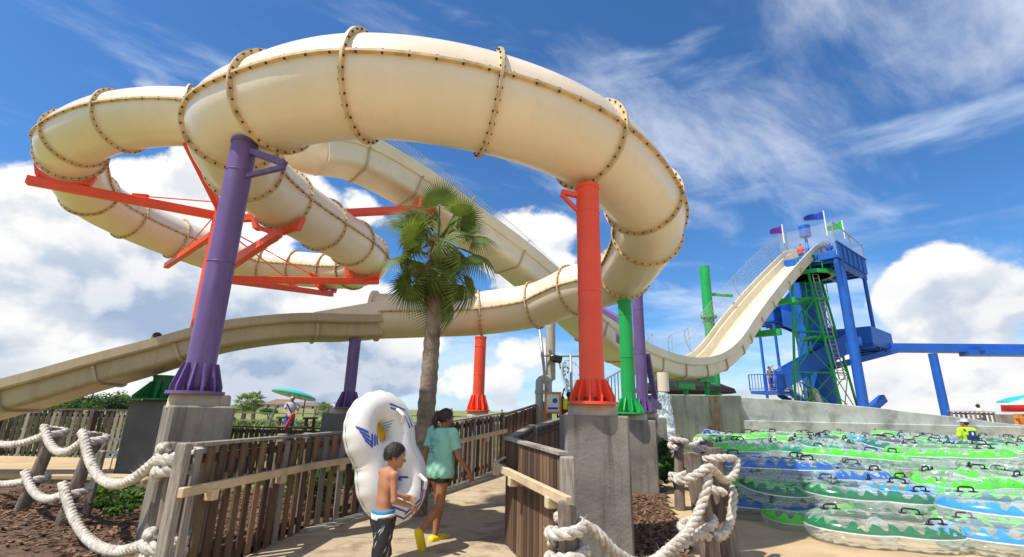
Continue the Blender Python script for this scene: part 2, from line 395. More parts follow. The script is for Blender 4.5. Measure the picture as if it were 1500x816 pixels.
# ------------------------------------------------------------------ implicit surfaces for bodies
class Field:
    def __init__(s, lo, hi, h):
        s.lo = np.array(lo, float); s.h = h
        s.n = (np.ceil((np.array(hi)-s.lo)/h)).astype(int)+1
        s.D = np.full(s.n, 9.0, np.float32)
        s.ax = [s.lo[i]+np.arange(s.n[i])*h for i in range(3)]
    def _win(s, lo, hi):
        i0 = np.clip(((np.array(lo)-s.lo)/s.h).astype(int)-1, 0, s.n); i1 = np.clip(((np.array(hi)-s.lo)/s.h).astype(int)+2, 0, s.n)
        if (i1 <= i0).any(): return None, None
        sl = tuple(slice(a, b) for a, b in zip(i0, i1))
        G = np.meshgrid(*[s.ax[k][sl[k]] for k in range(3)], indexing='ij')
        return sl, np.stack(G, -1)
    def _join(s, sl, d, k):
        a = s.D[sl]
        if k <= 0: s.D[sl] = np.minimum(a, d); return
        hh = np.clip(.5+.5*(a-d)/k, 0, 1)
        s.D[sl] = a*(1-hh)+d*hh-k*hh*(1-hh)
    def cap(s, a, b, ra, rb, k=.02):
        a = np.array(a, float); b = np.array(b, float); m = max(ra, rb)+k+.03
        sl, P = s._win(np.minimum(a, b)-m, np.maximum(a, b)+m)
        if sl is None: return s
        ba = b-a; t = np.clip(((P-a)@ba)/max(ba@ba, 1e-9), 0, 1)
        d = np.linalg.norm(P-(a+t[..., None]*ba), axis=-1)-(ra+t*(rb-ra))
        s._join(sl, d, k); return s
    def ell(s, c, r, rot=None, k=.02):
        c = np.array(c, float); r = np.array(r, float); m = r.max()+k+.03
        sl, P = s._win(c-m, c+m)
        if sl is None: return s
        q = P-c
        if rot is not None: q = q@np.array(rot)      # columns of rot are the ellipsoid's axes
        k0 = np.linalg.norm(q/r, axis=-1); k1 = np.linalg.norm(q/(r*r), axis=-1)
        d = k0*(k0-1)/np.maximum(k1, 1e-6)
        s._join(sl, d, k); return s
    def cut(s, p, n):        # keep the side the normal points away from
        G = np.meshgrid(*s.ax, indexing='ij'); n = np.array(n, float); n /= np.linalg.norm(n)
        d = (G[0]-p[0])*n[0]+(G[1]-p[1])*n[1]+(G[2]-p[2])*n[2]
        s.D = np.maximum(s.D, d); return s
    def wobble(s, amp, fr, seed=0):
        G = np.meshgrid(*s.ax, indexing='ij')
        s.D = s.D+amp*(np.sin(G[0]*fr+seed)*np.sin(G[1]*fr*1.3+2*seed)+np.sin(G[2]*fr*.8+G[0]*fr*.5+seed)); return s
    def mesh(s):
        D = s.D; h = s.h; n = s.n
        ins = D < 0
        cs = [(i, j, k) for i in (0, 1) for j in (0, 1) for k in (0, 1)]
        sub = lambda A, c: A[c[0]:n[0]-1+c[0], c[1]:n[1]-1+c[1], c[2]:n[2]-1+c[2]]
        cnt = sum(sub(ins, c).astype(np.int8) for c in cs)
        mix = (cnt > 0) & (cnt < 8); idx = np.full(mix.shape, -1, np.int64); ii = np.argwhere(mix); idx[mix] = np.arange(len(ii))
        acc = np.zeros((len(ii), 3)); num = np.zeros(len(ii))
        val = {c: D[ii[:, 0]+c[0], ii[:, 1]+c[1], ii[:, 2]+c[2]] for c in cs}
        for c in cs:
            for ax_ in range(3):
                if c[ax_] == 0:
                    e = list(c); e[ax_] = 1; e = tuple(e)
                    a = val[c]; b = val[e]; x = (a < 0) != (b < 0)
                    t = np.where(x, a/np.where(x, a-b, 1), 0)
                    p = np.array(c, float)[None, :].repeat(len(ii), 0); p[:, ax_] = t
                    acc[x] += p[x]; num[x] += 1
        V = s.lo+(ii+acc/np.maximum(num, 1)[:, None])*h
        Fs = []
        for ax_ in range(3):
            o1, o2 = [(1, 2), (2, 0), (0, 1)][ax_]
            shp = [slice(None)]*3; shp2 = [slice(None)]*3
            shp[ax_] = slice(0, n[ax_]-1); shp2[ax_] = slice(1, n[ax_])
            a = ins[tuple(shp)]; b = ins[tuple(shp2)]
            e = np.argwhere(a != b)
            e = e[(e[:, o1] > 0) & (e[:, o2] > 0) & (e[:, o1] < n[o1]-1) & (e[:, o2] < n[o2]-1)]
            if len(e) == 0: continue
            def cell(d1, d2):
                q = e.copy(); q[:, o1] += d1; q[:, o2] += d2; return idx[q[:, 0], q[:, 1], q[:, 2]]
            q = np.stack([cell(-1, -1), cell(0, -1), cell(0, 0), cell(-1, 0)], 1)
            fl = ~a[e[:, 0], e[:, 1], e[:, 2]]
            q[fl] = q[fl][:, ::-1]
            Fs.append(q)
        Fq = np.concatenate(Fs); Fq = Fq[(Fq >= 0).all(1)]
        return V, Fq
def relax(V, Fq, it=2):
    for _ in range(it):
        acc = np.zeros_like(V); num = np.zeros(len(V))
        for a, b in ((0, 1), (1, 2), (2, 3), (3, 0)):
            np.add.at(acc, Fq[:, a], V[Fq[:, b]]); np.add.at(num, Fq[:, a], 1)
            np.add.at(acc, Fq[:, b], V[Fq[:, a]]); np.add.at(num, Fq[:, b], 1)
        V = V*.5+.5*acc/np.maximum(num, 1)[:, None]
    return V
def fieldobj(f, name, m, parent, X=None, it=1):
    V, Fq = f.mesh(); V = relax(V, Fq, it)
    if X is not None:
        A = np.array(X); V = V@A[:3, :3].T+A[:3, 3]
    return mkobj(name, V, Fq.tolist(), m, parent, True)

# ------------------------------------------------------------------ ground and setting
def sheet(name, poly, z, m):
    n = len(poly); mb = MB()
    mb.add([(p[0], p[1], z if len(p) < 3 else p[2]) for p in poly], [tuple(range(n))])
    return struct(mb.build(name, m))
S = 3000
mb = MB(); mb.add([(-S, -S, -.016), (S, -S, -.016), (S, S, -.016), (-S, S, -.016)], [(0, 1, 2, 3)]); struct(mb.build('field', grass))
sheet('sand_deck', [(-9, -8), (30, -8), (34, 19.2), (4.0, 19.2), (3.2, 12), (2.7, 8), (1.9, 5.2), (1.3, 4.2), (-3.6, 4.2), (-9.5, 7.5)], -.002, sand)
# mulch beds: gently uneven sheets
def bed(name, x0, x1, y0, y1, keep, z0, seed):
    rs = np.random.RandomState(seed); st = .14; mb = MB(); nx = int((x1-x0)/st)+1; ny = int((y1-y0)/st)+1; idx = {}
    for i in range(nx):
        for j in range(ny):
            x = x0+i*st; y = y0+j*st
            idx[i, j] = len(mb.V)
            mb.V.append((x, y, z0+.035*math.sin(x*1.7+seed)*math.cos(y*1.3)+rs.uniform(-.014, .018)))
    for i in range(nx-1):
        for j in range(ny-1):
            if keep(x0+(i+.5)*st, y0+(j+.5)*st): mb.Fc.append((idx[i, j], idx[i+1, j], idx[i+1, j+1], idx[i, j+1]))
    return struct(mb.build(name, mulch, smooth=True))
bed('mulch_bed', -10, -2.0, 5.0, 13, lambda x, y: y > 4.9-.42*(x+3.4) and x < -2.75+max(0, (y-7)*.56)-.2 and y < 10.6 and x < -.9, .03, 3)
bed('mulch_bed', .3, 4.2, 4.6, 15, lambda x, y: x > .62+max(0, (y-6)*.11) and x < 2.05+max(0, (y-5.6)*.25) , .03, 5)
# loose chips of bark
rs = random.Random(4); mb = MB()
for q in range(5200):
    if q % 2: x = rs.uniform(-9, -3.2); y = rs.uniform(5.6, 10)
    else: y = rs.uniform(5.0, 10.5); x = rs.uniform(.75, 2.0+max(0, (y-5.6)*.25))
    if q % 2 and y < 5.1-.42*(x+3.4): continue
    a = rs.uniform(0, 6.3); L = rs.uniform(.018, .06); z = .05+.03*math.sin(x*1.7+(3 if q % 2 else 5))*math.cos(y*1.3)+rs.uniform(0, .025)
    mb.obox((x, y, z), (math.cos(a), math.sin(a), rs.uniform(-.4, .4)), (-math.sin(a), math.cos(a), 0), (0, 0, 1), L, L*.35, .006)
o = mb.build('bark_chips', chipm); tag(o, 'loose brown bark chips scattered over the mulch beds', 'bark chips', kind='stuff')
# ramped walkway between the fences
LF = [Vector((-3.05, 4.72, 0)), Vector((-2.75, 7.0, 0)), Vector((-1.4, 9.4, .12)), Vector((-.15, 11.6, .34)), Vector((1.35, 17.0, .80))]
RF = [Vector((.52, 4.75, 0)), Vector((.0, 6.6, .03)), Vector((.42, 8.8, .14)), Vector((1.15, 10.8, .28)), Vector((2.6, 16.5, .8))]
mb = MB(); rows = []
yy = [-3, 0, 2.5, 4.0, 5.25, 6.1, 7, 8.2, 9.4, 10.5, 11.6, 14, 17, 19]
def lerpline(Ls, y):
    if y <= Ls[0].y: 
        p = Ls[0]+(Ls[0]-Ls[1])*((Ls[0].y-y)/(Ls[1].y-Ls[0].y)); p.z = 0; return p
    for a, b in zip(Ls, Ls[1:]):
        if y <= b.y: return a.lerp(b, (y-a.y)/(b.y-a.y))
    a, b = Ls[-2], Ls[-1]; p = b+(b-a)*((y-b.y)/(b.y-a.y)); p.z = b.z; return p
for y in yy:
    a = lerpline(LF, y); b = lerpline(RF, y); z = max(a.z, b.z)+.012
    rows.append(((a.x-.02, y, z), (b.x+.05, y, z)))
for (a, b) in rows: mb.V += [a, b]
n = len(rows)
mb.Fc = [(2*i, 2*i+1, 2*i+3, 2*i+2) for i in range(n-1)]
o = len(mb.V)
for (a, b) in rows: mb.V += [(a[0], a[1], -.3), (b[0], b[1], -.3)]
mb.Fc += [(2*i, 2*i+2, o+2*i+2, o+2*i) for i in range(n-1)]+[(2*i+3, 2*i+1, o+2*i+1, o+2*i+3) for i in range(n-1)]
wk = struct(mb.build('walkway', pathm))
# poured slabs with open joints on top of the ramp
for (y0, y1) in ((0.2, 2.2), (2.2, 3.9), (3.9, 5.25), (5.25, 6.75), (6.75, 8.2), (8.2, 9.8), (9.8, 11.6), (11.6, 14), (14, 17)):
    ys = [y0+.008+(y1-y0-.016)*i/4 for i in range(5)]; mb = MB()
    for y in ys:
        a = lerpline(LF, y); b = lerpline(RF, y); z = max(a.z, b.z)
        mb.V += [(a.x+.03, y, z+.022), (b.x-.0, y, z+.022), (a.x+.03, y, z), (b.x-.0, y, z)]
    mb.Fc = [(4*i, 4*i+1, 4*i+5, 4*i+4) for i in range(4)]+[(0, 2, 3, 1), (16, 17, 19, 18)]
    so2 = mkobj('path_slab', mb.V, mb.Fc, pathm, wk)
# kerb running under the left fence
mb = MB()
for a, b in zip(LF[1:], LF[2:]):
    off = (b-a).cross(Vector((0, 0, 1))).normalized()*.10
    mb.beam(a+off+Vector((0, 0, .03)), b+off+Vector((0, 0, .03)), .13, .13, .01)
struct(mb.build('kerb', curbm))
# empty river channel on the left: deck edge, tiled wall and ledge
mb = MB(); mb.box((-30, 10.75, -.3), (-7.6, 14.5, .13), .03); struct(mb.build('pool_deck', sand))
ro = thing('pool_wall', 'low beige tiled wall of the lazy river behind the rope barrier', 'wall', (-15, 10.6, 0))
mb = MB(); mb.box((-26, 10.52, .10), (-7.75, 10.9, .20), .02); mb.build('coping', sand, ro)
mb = MB(); mb.box((-26, 10.66, -.25), (-7.75, 10.75, .10)); mb.build('backing_wall', sand, ro)
for i in range(60):
    for j in range(2): slat(tile, ro, (-7.9-i*.2, 10.645, .045-j*.115), (1, 0, 0), (0, 1, 0), (0, 0, 1), .187, .03, .104, 'tile')
mb = MB(); mb.box((-26, 10.2, -.28), (-7.75, 10.62, -.13), .02); mb.build('ledge', sand, ro)

# ------------------------------------------------------------------ concrete pedestals and columns
def pedestal(px, base, top, wx, wy, yaw, label, m=conc, taper=1.0, groutr=.3, gh=.13):
    c = Vector(base); t = thing('concrete_pedestal', label, 'pedestal', (c.x, c.y, 0), 'concrete column pedestals')
    ca, sa = math.cos(yaw), math.sin(yaw); n = 6; ch = .03
    zs = [(-.3, taper), (0.0, taper), (top-gh-.02, 1.0), (top-gh, .965)]
    vs = []
    for z, k in zs:
        hx, hy = wx/2*k, wy/2*k
        for (a, b) in ((-hx+ch, -hy), (hx-ch, -hy), (hx, -hy+ch), (hx, hy-ch), (hx-ch, hy), (-hx+ch, hy), (-hx, hy-ch), (-hx, -hy+ch)):
            vs.append((c.x+a*ca-b*sa, c.y+a*sa+b*ca, z))
    fs = [(i*8+k, i*8+(k+1) % 8, (i+1)*8+(k+1) % 8, (i+1)*8+k) for i in range(3) for k in range(8)]+[tuple(range(24, 32))]
    MB().add(vs, fs).build('block', m, t)
    mb = MB(); mb.lathe((c.x, c.y, 0), [(groutr+.02, top-gh-.03), (groutr+.01, top-.02), (groutr-.005, top)], 28); mb.build('grout_pad', grout, t, True, 40)
    return t
def column(name, label, base, top, r, m, group='painted slide columns', fins=12, fh=.45, fr=.16, plate='round'):
    base = Vector(base); top = Vector(top)
    t = thing(name, label, 'column', base, group)
    mb = MB(); mb.tube([base, top-Vector((0, 0, .03))], r, 32); mb.build('post', m, t, True, 40)
    mb = MB(); mb.lathe((top.x, top.y, top.z-.03), [(r*1.07, -.02), (r*1.07, .03), (r*.5, .034)], 32); mb.build('cap', m, t, True, 40)
    for zz in (base.z+(top.z-base.z)*.48, base.z+(top.z-base.z)*.86):
        if top.z-base.z > 1.5:
            mb = MB(); mb.tube([(base.x+(r+.001)*math.cos(2*math.pi*k/28), base.y+(r+.001)*math.sin(2*math.pi*k/28), zz) for k in range(29)], .0075, 5); mb.build('weld_seam', m, t, True)
    R = r+fr
    mb = MB(); mb.lathe(base, [(R+.03, .0), (R+.03, .035), (r*.9, .04)], 32); mb.build('base_plate', m, t, True, 40)
    for k in range(fins):
        a = 2*math.pi*(k+.5)/fins; d = Vector((math.cos(a), math.sin(a), 0)); q = Vector((-d.y, d.x, 0))*.011
        pts = [base+d*(r-.01)+Vector((0, 0, .035)), base+d*R+Vector((0, 0, .035)), base+d*R+Vector((0, 0, .09)), base+d*(r+.035)+Vector((0, 0, fh)), base+d*(r-.01)+Vector((0, 0, fh))]
        vs = [p-q for p in pts]+[p+q for p in pts]
        MB().add(vs, [(4, 3, 2, 1, 0), (5, 6, 7, 8, 9)]+[(i, (i+1) % 5, 5+(i+1) % 5, 5+i) for i in range(5)]).build('gusset', m, t)
    mb = MB()
    for k in range(fins):
        a = 2*math.pi*k/fins; p = base+Vector((math.cos(a), math.sin(a), 0))*(r+fr*.62); mb.cyl(p+Vector((0, 0, .03)), p+Vector((0, 0, .085)), .018, n=6)
    mb.build('anchor_bolts', boltm, t)['kind'] = 'stuff'
    return t
PZ = 1.66      # pedestal tops are all about eye height
pc = Vector((-3.55, 5.5, 0)); purple_top = at(362, 208, 5.86)
pedestal(0, (-3.79, 6.02, 0), PZ+.11, .64, .92, .69, 'grey concrete pedestal with one sunlit side under the thick purple column at left', groutr=.315)
tp = column('purple_column', 'tall purple column in the left foreground carrying the big cream tube', (-3.76, 5.86, PZ+.11), (-3.76, 5.86, purple_top.z), .160, purple, fh=.36, fr=.115)
# triangular bracket that reaches out under the tube ring
def bracket(t, a, b, drop, m, w=.09):
    a = Vector(a); b = Vector(b)
    mb = MB(); mb.beam(a, b, w, w*.9, .006); mb.build('bracket_arm', m, t)
    mb = MB(); mb.beam(a-Vector((0, 0, drop)), b-Vector((0, 0, w*.5)), w*.7, w*.7, .005); mb.build('bracket_brace', m, t)
bracket(tp, (-3.7, 5.83, purple_top.z-.14), at(418, 240, 5.70), .42, purple)
rb = at(868, 600, 6.15); rtop = at(866, 274, 6.15)
pedestal(0, (rb.x+.02, 6.28, 0), PZ+.10, .78, .66, .0, 'grey concrete pedestal under the orange-red column beside the walkway fence', groutr=.30)
tr = column('orange_column', 'tall orange-red column in front of the palm-side loop, right of the palm tree', (rb.x, 6.15, PZ+.10), (rb.x, 6.15, rtop.z), .160, orange, fh=.30, fr=.125)
bracket(tr, (rb.x-.1, 6.12, rtop.z-.16), (rb.x-.38, 6.08, rtop.z-.12), .28, orange, .075)
gb = at(922, 602, 11.1)
pedestal(0, (gb.x+.10, 11.3, 0), PZ, .90, .7, .0, 'grey concrete pedestal under the green column, second of the row', groutr=.32)
column('green_column', 'bright green column just right of the orange-red one under the tube end', (gb.x, 11.1, PZ), (gb.x, 11.1, at(918, 440, 11.1).z), .158, green, fh=.34, fr=.16, fins=10)
pb = at(943, 620, 14.2)
pedestal(0, (pb.x+.1, 14.4, 0), PZ+.05, 1.0, .8, .0, 'grey concrete pedestal under the right-hand purple column, farthest of the row', groutr=.36)
tq = column('purple_column', 'purple column standing behind the green column at centre right', (pb.x, 14.2, PZ+.05), (pb.x, 14.2, at(936, 432, 14.2).z), .165, purple, fh=.40, fr=.16, fins=10)
for (a, b) in (((917, 475, 14.2), (880, 452, 16.5)), ((917, 505, 14.2), (905, 490, 17.5)), ((935, 520, 14.2), (905, 497, 17.2)), ((948, 520, 14.4), (960, 585, 15.2)), ((950, 585, 14.4), (966, 596, 15.0))):
    mb = MB(); mb.beam(at(*a), at(*b), .16, .18, .01); mb.build('cross_beam', purple, tq)
# dark pedestal with a short green cradle post under the exit flume
pedestal(0, (-8.15, 11.6, 0), PZ+.08, .95, .9, -.1, 'dark concrete pedestal under the short green flume support at left', concd, 1.0, .4, .02)
column('green_support_post', 'short dark green flared post under the exit flume', (-8.15, 11.5, PZ+.08), (-8.15, 11.5, 2.30), .24, dkgreen, fins=8, fh=.42, fr=.34)
# purple and orange columns beneath the lower tube
pedestal(0, (-4.35, 12.75, 0), PZ-.02, .7, .7, .0, 'tan concrete pedestal behind the white tube under a slim purple column', concd, groutr=.27)
column('purple_column', 'slim purple column under the mouth of the lower tube', (-4.15, 12.65, PZ-.02), (-4.15, 12.65, 3.42), .15, purple, fins=10, fh=.42, fr=.16)
ob = at(700, 600, 13.0)
pedestal(0, (ob.x, 13.0, 0), PZ-.02, .8, .7, .0, 'low concrete pedestal under the short orange-red column behind the left fence', groutr=.27)
column('orange_column', 'short orange-red column under the lower tube, right of the palm trunk', (ob.x, 13.0, PZ-.02), (ob.x, 13.0, 3.62), .155, orange, fins=10, fh=.42, fr=.14)
# orange mast with its arms, behind the purple column
MX, MY = -8.05, 12.1
tm = thing('orange_mast', 'orange-red mast behind the thick purple column with arms holding the left loop', 'mast', (MX, MY, 0), 'painted slide columns')
mb = MB(); mb.tube([(MX, MY, 0), (MX, MY, 7.1)], .16, 28); mb.build('post', orange, tm, True, 40)
def arm(z, end, w=.17, h=.20, saddle=None, k_=0):
    mb = MB(); mb.beam((MX, MY, z), end, w, h, .012); mb.build('arm', orange, tm)
    if saddle:
        s = Vector(saddle); mb = MB(); d, q, _u = frame((k_+2)*NS); d = Vector((d.x, d.y, 0)).normalized(); q = Vector((-d.y, d.x, 0))
        pts = []
        for k in range(9):
            a = R_(-55+110*k/8); pts.append((math.sin(a)*.70, -math.cos(a)*.70+.70))
        vs = []
        for sgn in (-1, 1):
            for (u, v) in pts: vs.append(s+q*u+d*.09*sgn+Vector((0, 0, v)))
            for (u, v) in reversed(pts): vs.append(s+q*u*.86+d*.09*sgn+Vector((0, 0, min(v-.10, .02))))
        n = 18
        MB().add(vs, [tuple(range(n)), tuple(range(2*n-1, n-1, -1))]+[(i, n+i, n+(i+1) % n, (i+1) % n) for i in range(n)]).build('saddle', orange, tm)
def rod(a, b, r=.018):
    mb = MB(); mb.tube([a, b], r, 6); mb.build('tie_rod', orange, tm)
    e = Vector(a); mb = MB(); mb.obox(e, (Vector(b)-e), (0, 1, 0), (0, 0, 1), .16, .04, .055, .01); mb.build('clevis', orange, tm)

# ------------------------------------------------------------------ the water slide
TR = .65
SL = thing('water_slide', 'long cream tube slide looping on coloured columns from the blue tower', 'water slide', (-3, 9, 0))
CP = []          # (name, position, ring?)
def cz(px, py, z): return CAM+(gnd(px, py, z)-CAM)*1.065
E5 = [('r', cz(283, 172, 7.62)), ('r', cz(178, 178, 7.45)), ('r', cz(113, 203, 7.32)), ('r', cz(105, 226, 7.15)), ('r', cz(131, 283, 6.98)), ('r', cz(189, 319, 6.85)),
      ('r', cz(258, 349.5, 6.70)), ('', cz(330, 376, 6.55)), ('r', cz(383, 389, 6.45)), ('r', cz(433, 393.5, 6.36)), ('r', cz(481, 397, 6.25)), ('r', cz(517, 396, 6.15)), ('', cz(540, 386, 6.05)),
      ('r', cz(535, 373, 5.98)), ('r', cz(514, 355, 5.94)), ('r', cz(471, 328.5, 5.88)), ('r', cz(413, 291, 5.80)), ('r', cz(358, 243, 5.72)), ('r', cz(342, 186, 5.62)), ('r', cz(405, 151, 5.55)),
      ('r', cz(536, 129, 5.46)), ('r', cz(715, 153, 5.38)), ('r', cz(862, 211.5, 5.28)), ('r', cz(941, 291, 5.12)), ('r', cz(948, 342, 4.98)), ('r', cz(914, 398, 4.84)),
      ('', cz(877, 415, 4.74)), ('r', cz(840, 425, 4.66)), ('r', cz(784, 447, 4.48)), ('r', cz(703, 458.5, 4.28)), ('', cz(625, 461, 4.14)), ('r', cz(551, 463.5, 4.06))]
pts = [p for _, p in E5]
entry = [Vector((-5.3, 11.5, 8.32)), Vector((-6.6, 10.35, 8.15))]
path_pts = entry+pts; path_tag = ['r', '']+[t for t, _ in E5]
NS = 12
dense = catmull(path_pts, NS)
def frame(i, D=dense):
    t = (D[min(i+1, len(D)-1)]-D[max(i-1, 0)]).normalized()
    sd = t.cross(Vector((0, 0, 1))).normalized(); up = sd.cross(t); return t, sd, up
ring_i = [k*NS for k, t in enumerate(path_tag) if t == 'r']
NSEG = 44
def tube_piece(i0, i1, last=False):
    mb = MB(); step = 1
    for i in range(i0, i1+1):
        t, sd, up = frame(i); c = dense[i]
        for k in range(NSEG):
            a = 2*math.pi*k/NSEG; mb.V.append(tuple(c+sd*TR*math.cos(a)+up*TR*math.sin(a)))
    n = i1-i0
    mb.Fc = [(i*NSEG+k, (i+1)*NSEG+k, (i+1)*NSEG+(k+1) % NSEG, i*NSEG+(k+1) % NSEG) for i in range(n) for k in range(NSEG)]
    if last:        # the shell shows its inside at the open end
        o = len(mb.V); r = TR-.03
        for i in range(i0, i1+1):
            t, sd, up = frame(i); c = dense[i]
            for k in range(NSEG):
                a = 2*math.pi*k/NSEG; mb.V.append(tuple(c+sd*r*math.cos(a)+up*r*math.sin(a)))
        mb.Fc += [(o+i*NSEG+(k+1) % NSEG, o+(i+1)*NSEG+(k+1) % NSEG, o+(i+1)*NSEG+k, o+i*NSEG+k) for i in range(n) for k in range(NSEG)]
        e = n*NSEG; mb.Fc += [(e+k, o+e+k, o+e+(k+1) % NSEG, e+(k+1) % NSEG) for k in range(NSEG)]
    sec = mb.build('tube_section', cream, SL, True)
    bo = MB()
    for sg in (-1, 1):
        rows = []; sb = MB()
        for i in range(i0, i1+1):
            t, sd, up = frame(i); c = dense[i]
            for (r, u) in ((TR-.01, -.017), (TR+.055, -.017), (TR+.055, .017), (TR-.01, .017)): rows.append(c+sd*sg*r+up*u)
        o = len(sb.V); sb.V += [tuple(v) for v in rows]
        sb.Fc += [(o+i*4+k, o+i*4+(k+1) % 4, o+(i+1)*4+(k+1) % 4, o+(i+1)*4+k) if sg > 0 else (o+i*4+k, o+(i+1)*4+k, o+(i+1)*4+(k+1) % 4, o+i*4+(k+1) % 4) for i in range(n) for k in range(4)]
        sb.build('seam_flange', flangem, sec)
        L = 0
        for i in range(i0, i1):
            seg = (dense[i+1]-dense[i]).length; L += seg
            if L > .17:
                L = 0; t, sd, up = frame(i); p = dense[i]+sd*sg*(TR+.033)
                for s2 in (-1, 1): bo.tube([p+up*s2*.014, p+up*s2*.034], .0155, 6)
    if bo.V: bo.build('seam_bolts', boltm, sec)['kind'] = 'stuff'
def ring_flange(i, big=0.0, half=False):
    t, sd, up = frame(i); c = dense[i]; mb = MB(); n = 52; r0 = TR-.005; r1 = TR+.072+big; h = .019
    for (r, q) in ((r0, -h), (r1, -h), (r1, h), (r0, h)):
        for k in range(n):
            a = 2*math.pi*k/n; mb.V.append(tuple(c+sd*r*math.cos(a)+up*r*math.sin(a)+t*q))
    mb.Fc = [(j*n+k, j*n+(k+1) % n, ((j+1) % 4)*n+(k+1) % n, ((j+1) % 4)*n+k) for j in range(4) for k in range(n)]
    f = mb.build('ring_flange', flangem, SL, True, None, 30)
    # a dark joint line round the middle of the pair of flanges
    bo = MB(); nb = 30
    for k in range(nb):
        a = 2*math.pi*(k+.5)/nb+random.uniform(-.01, .01); d = sd*math.cos(a)+up*math.sin(a); p = c+d*(TR+.042)
        for s2 in (-1, 1): bo.tube([p+t*s2*.016, p+t*s2*.036], .0145, 6)
    bo.build('ring_bolts', boltm, f)['kind'] = 'stuff'
_mb_build = MB.build
def _bld(s, name, m, parent=None, smooth=False, auto=None, auto2=None): return _mb_build(s, name, m, parent, smooth, auto if auto is not None else auto2)
MB.build = _bld
for a, b in zip(ring_i, ring_i[1:]): tube_piece(a, b, b == ring_i[-1])
for i in ring_i[1:]: ring_flange(i)

# open channels ---------------------------------------------------
def flume(D, prof, m, i0, i1, name='flume_section'):
    mb = MB(); n = len(prof)
    for i in range(i0, i1+1):
        t = (D[min(i+1, len(D)-1)][0]-D[max(i-1, 0)][0]).normalized(); sd = t.cross(Vector((0, 0, 1))).normalized(); up = sd.cross(t)
        c, wsc, hsc = D[i]
        for (p, h) in prof: mb.V.append(tuple(c+sd*p*wsc+up*h*hsc))
    k_ = i1-i0
    mb.Fc = [(i*n+k, i*n+(k+1) % n, (i+1)*n+(k+1) % n, (i+1)*n+k) for i in range(k_) for k in range(n)]
    mb.Fc += [tuple(range(n-1, -1, -1)), tuple(range(k_*n, k_*n+n))]
    return mb.build(name, m, SL, True, None, 35)
def rib(D, i, prof, m, grow=.05, th=.03, lowonly=None):
    t = (D[min(i+1, len(D)-1)][0]-D[max(i-1, 0)][0]).normalized(); sd = t.cross(Vector((0, 0, 1))).normalized(); up = sd.cross(t)
    c, wsc, hsc = D[i]; out = []
    for (p, h) in prof:
        if lowonly is not None and h > lowonly: continue
        out.append((p, h))
    mb = MB(); n = len(out)
    for q in (-th, th):
        for (p, h) in out: mb.V.append(tuple(c+sd*p*wsc+up*h*hsc+t*q))
        for (p, h) in out:
            L = math.hypot(p, h-.45) or 1; mb.V.append(tuple(c+sd*(p*wsc+grow*p/L)+up*(h*hsc+grow*(h-.45)/L)+t*q))
    for j in range(n-1):
        mb.Fc += [(j, j+1, n+j+1, n+j), (2*n+j+1, 2*n+j, 3*n+j, 3*n+j+1), (n+j, n+j+1, 3*n+j+1, 3*n+j)]
    mb.build('joint_flange', m, SL)
def prof_open(w, H, wall=.035, lip=.09, band=.40):
    """outer shell then inner shell; a proud upper band above a narrower rounded trough"""
    o = [(-w-lip, H), (-w-lip, H*band+.04), (-w-lip+.03, H*band), (-w+.01, H*band), (-w+.02, .18*H)]
    for k in range(1, 7):
        a = math.pi/2*k/6; o.append((-(w-.02)+.34*w*(1-math.cos(a)), .18*H*(1-math.sin(a))))
    o2 = [(-p, h) for p, h in reversed(o)]
    outer = o+o2
    inn = [(p*(1-wall/max(w, .1)) if abs(p) < w+lip-.02 else p-(wall*1.3)*(1 if p > 0 else -1), h+wall) if 0 < i < len(outer)-1 else (p-(wall*1.3)*(1 if p > 0 else -1), h) for i, (p, h) in enumerate(outer)]
    inn = [(max(-w-lip+.05, min(w+lip-.05, p)), max(h, wall)) for p, h in inn]
    return outer, outer+list(reversed(inn))
# exit flume to the left
ex = [Vector(dense[-1])-Vector((0, 0, .66)), at(500, 499, 12.9), at(430, 500, 12.3), at(330, 514, 11.7), at(240, 541, 11.3), at(140, 570, 11.0), at(60, 594, 10.8), at(-60, 626, 10.6), at(-220, 668, 10.5)]
exd = catmull(ex, 8); EXD = [(p, 1.0, 1.0) for p in exd]
outer, full = prof_open(.60, .62, lip=.12, band=.64)
joints = [0, 13, 29, 38, 50, 64]
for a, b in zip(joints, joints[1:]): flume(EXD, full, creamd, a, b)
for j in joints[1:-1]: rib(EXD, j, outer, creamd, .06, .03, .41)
# side wings that taper down from the tube mouth
mo, ms, mu = dense[-1], *frame(len(dense)-1)[1:]
for sg in (1, -1):
    a = exd[0]; b = exd[14]
    def sidept(i, h):
        t = (exd[i+1]-exd[max(i-1, 0)]).normalized(); sd = t.cross(Vector((0, 0, 1))).normalized(); return exd[i]+sd*sg*.715+Vector((0, 0, h)), sd*sg
    p0, s0 = sidept(0, .61); p1, _ = sidept(0, 1.05); q0, s1 = sidept(14, .61); q1, _ = sidept(14, .64)
    vs = [p0, p1, q1, q0]; vs2 = [v-s0*.04 for v in vs]
    MB().add(vs+vs2, [(0, 1, 2, 3), (7, 6, 5, 4), (0, 4, 5, 1), (1, 5, 6, 2), (2, 6, 7, 3), (3, 7, 4, 0)]).build('mouth_wing', cream, SL)
# flared hood standing at the tube mouth
t_, sd_, up_ = frame(len(dense)-1); mb = MB(); n = 28
for (q, r) in ((-.03, TR-.02), (-.03, TR+.10), (.06, TR+.10), (.06, TR-.02)):
    for k in range(n+1):
        a = math.pi*k/n; mb.V.append(tuple(mo+sd_*r*math.cos(a)+up_*r*math.sin(a)+t_*q))
mb.Fc = [(j*(n+1)+k, ((j+1) % 4)*(n+1)+k, ((j+1) % 4)*(n+1)+k+1, j*(n+1)+k+1) for j in range(4) for k in range(n)]
mb.build('mouth_hood', cream, SL, True, 35)
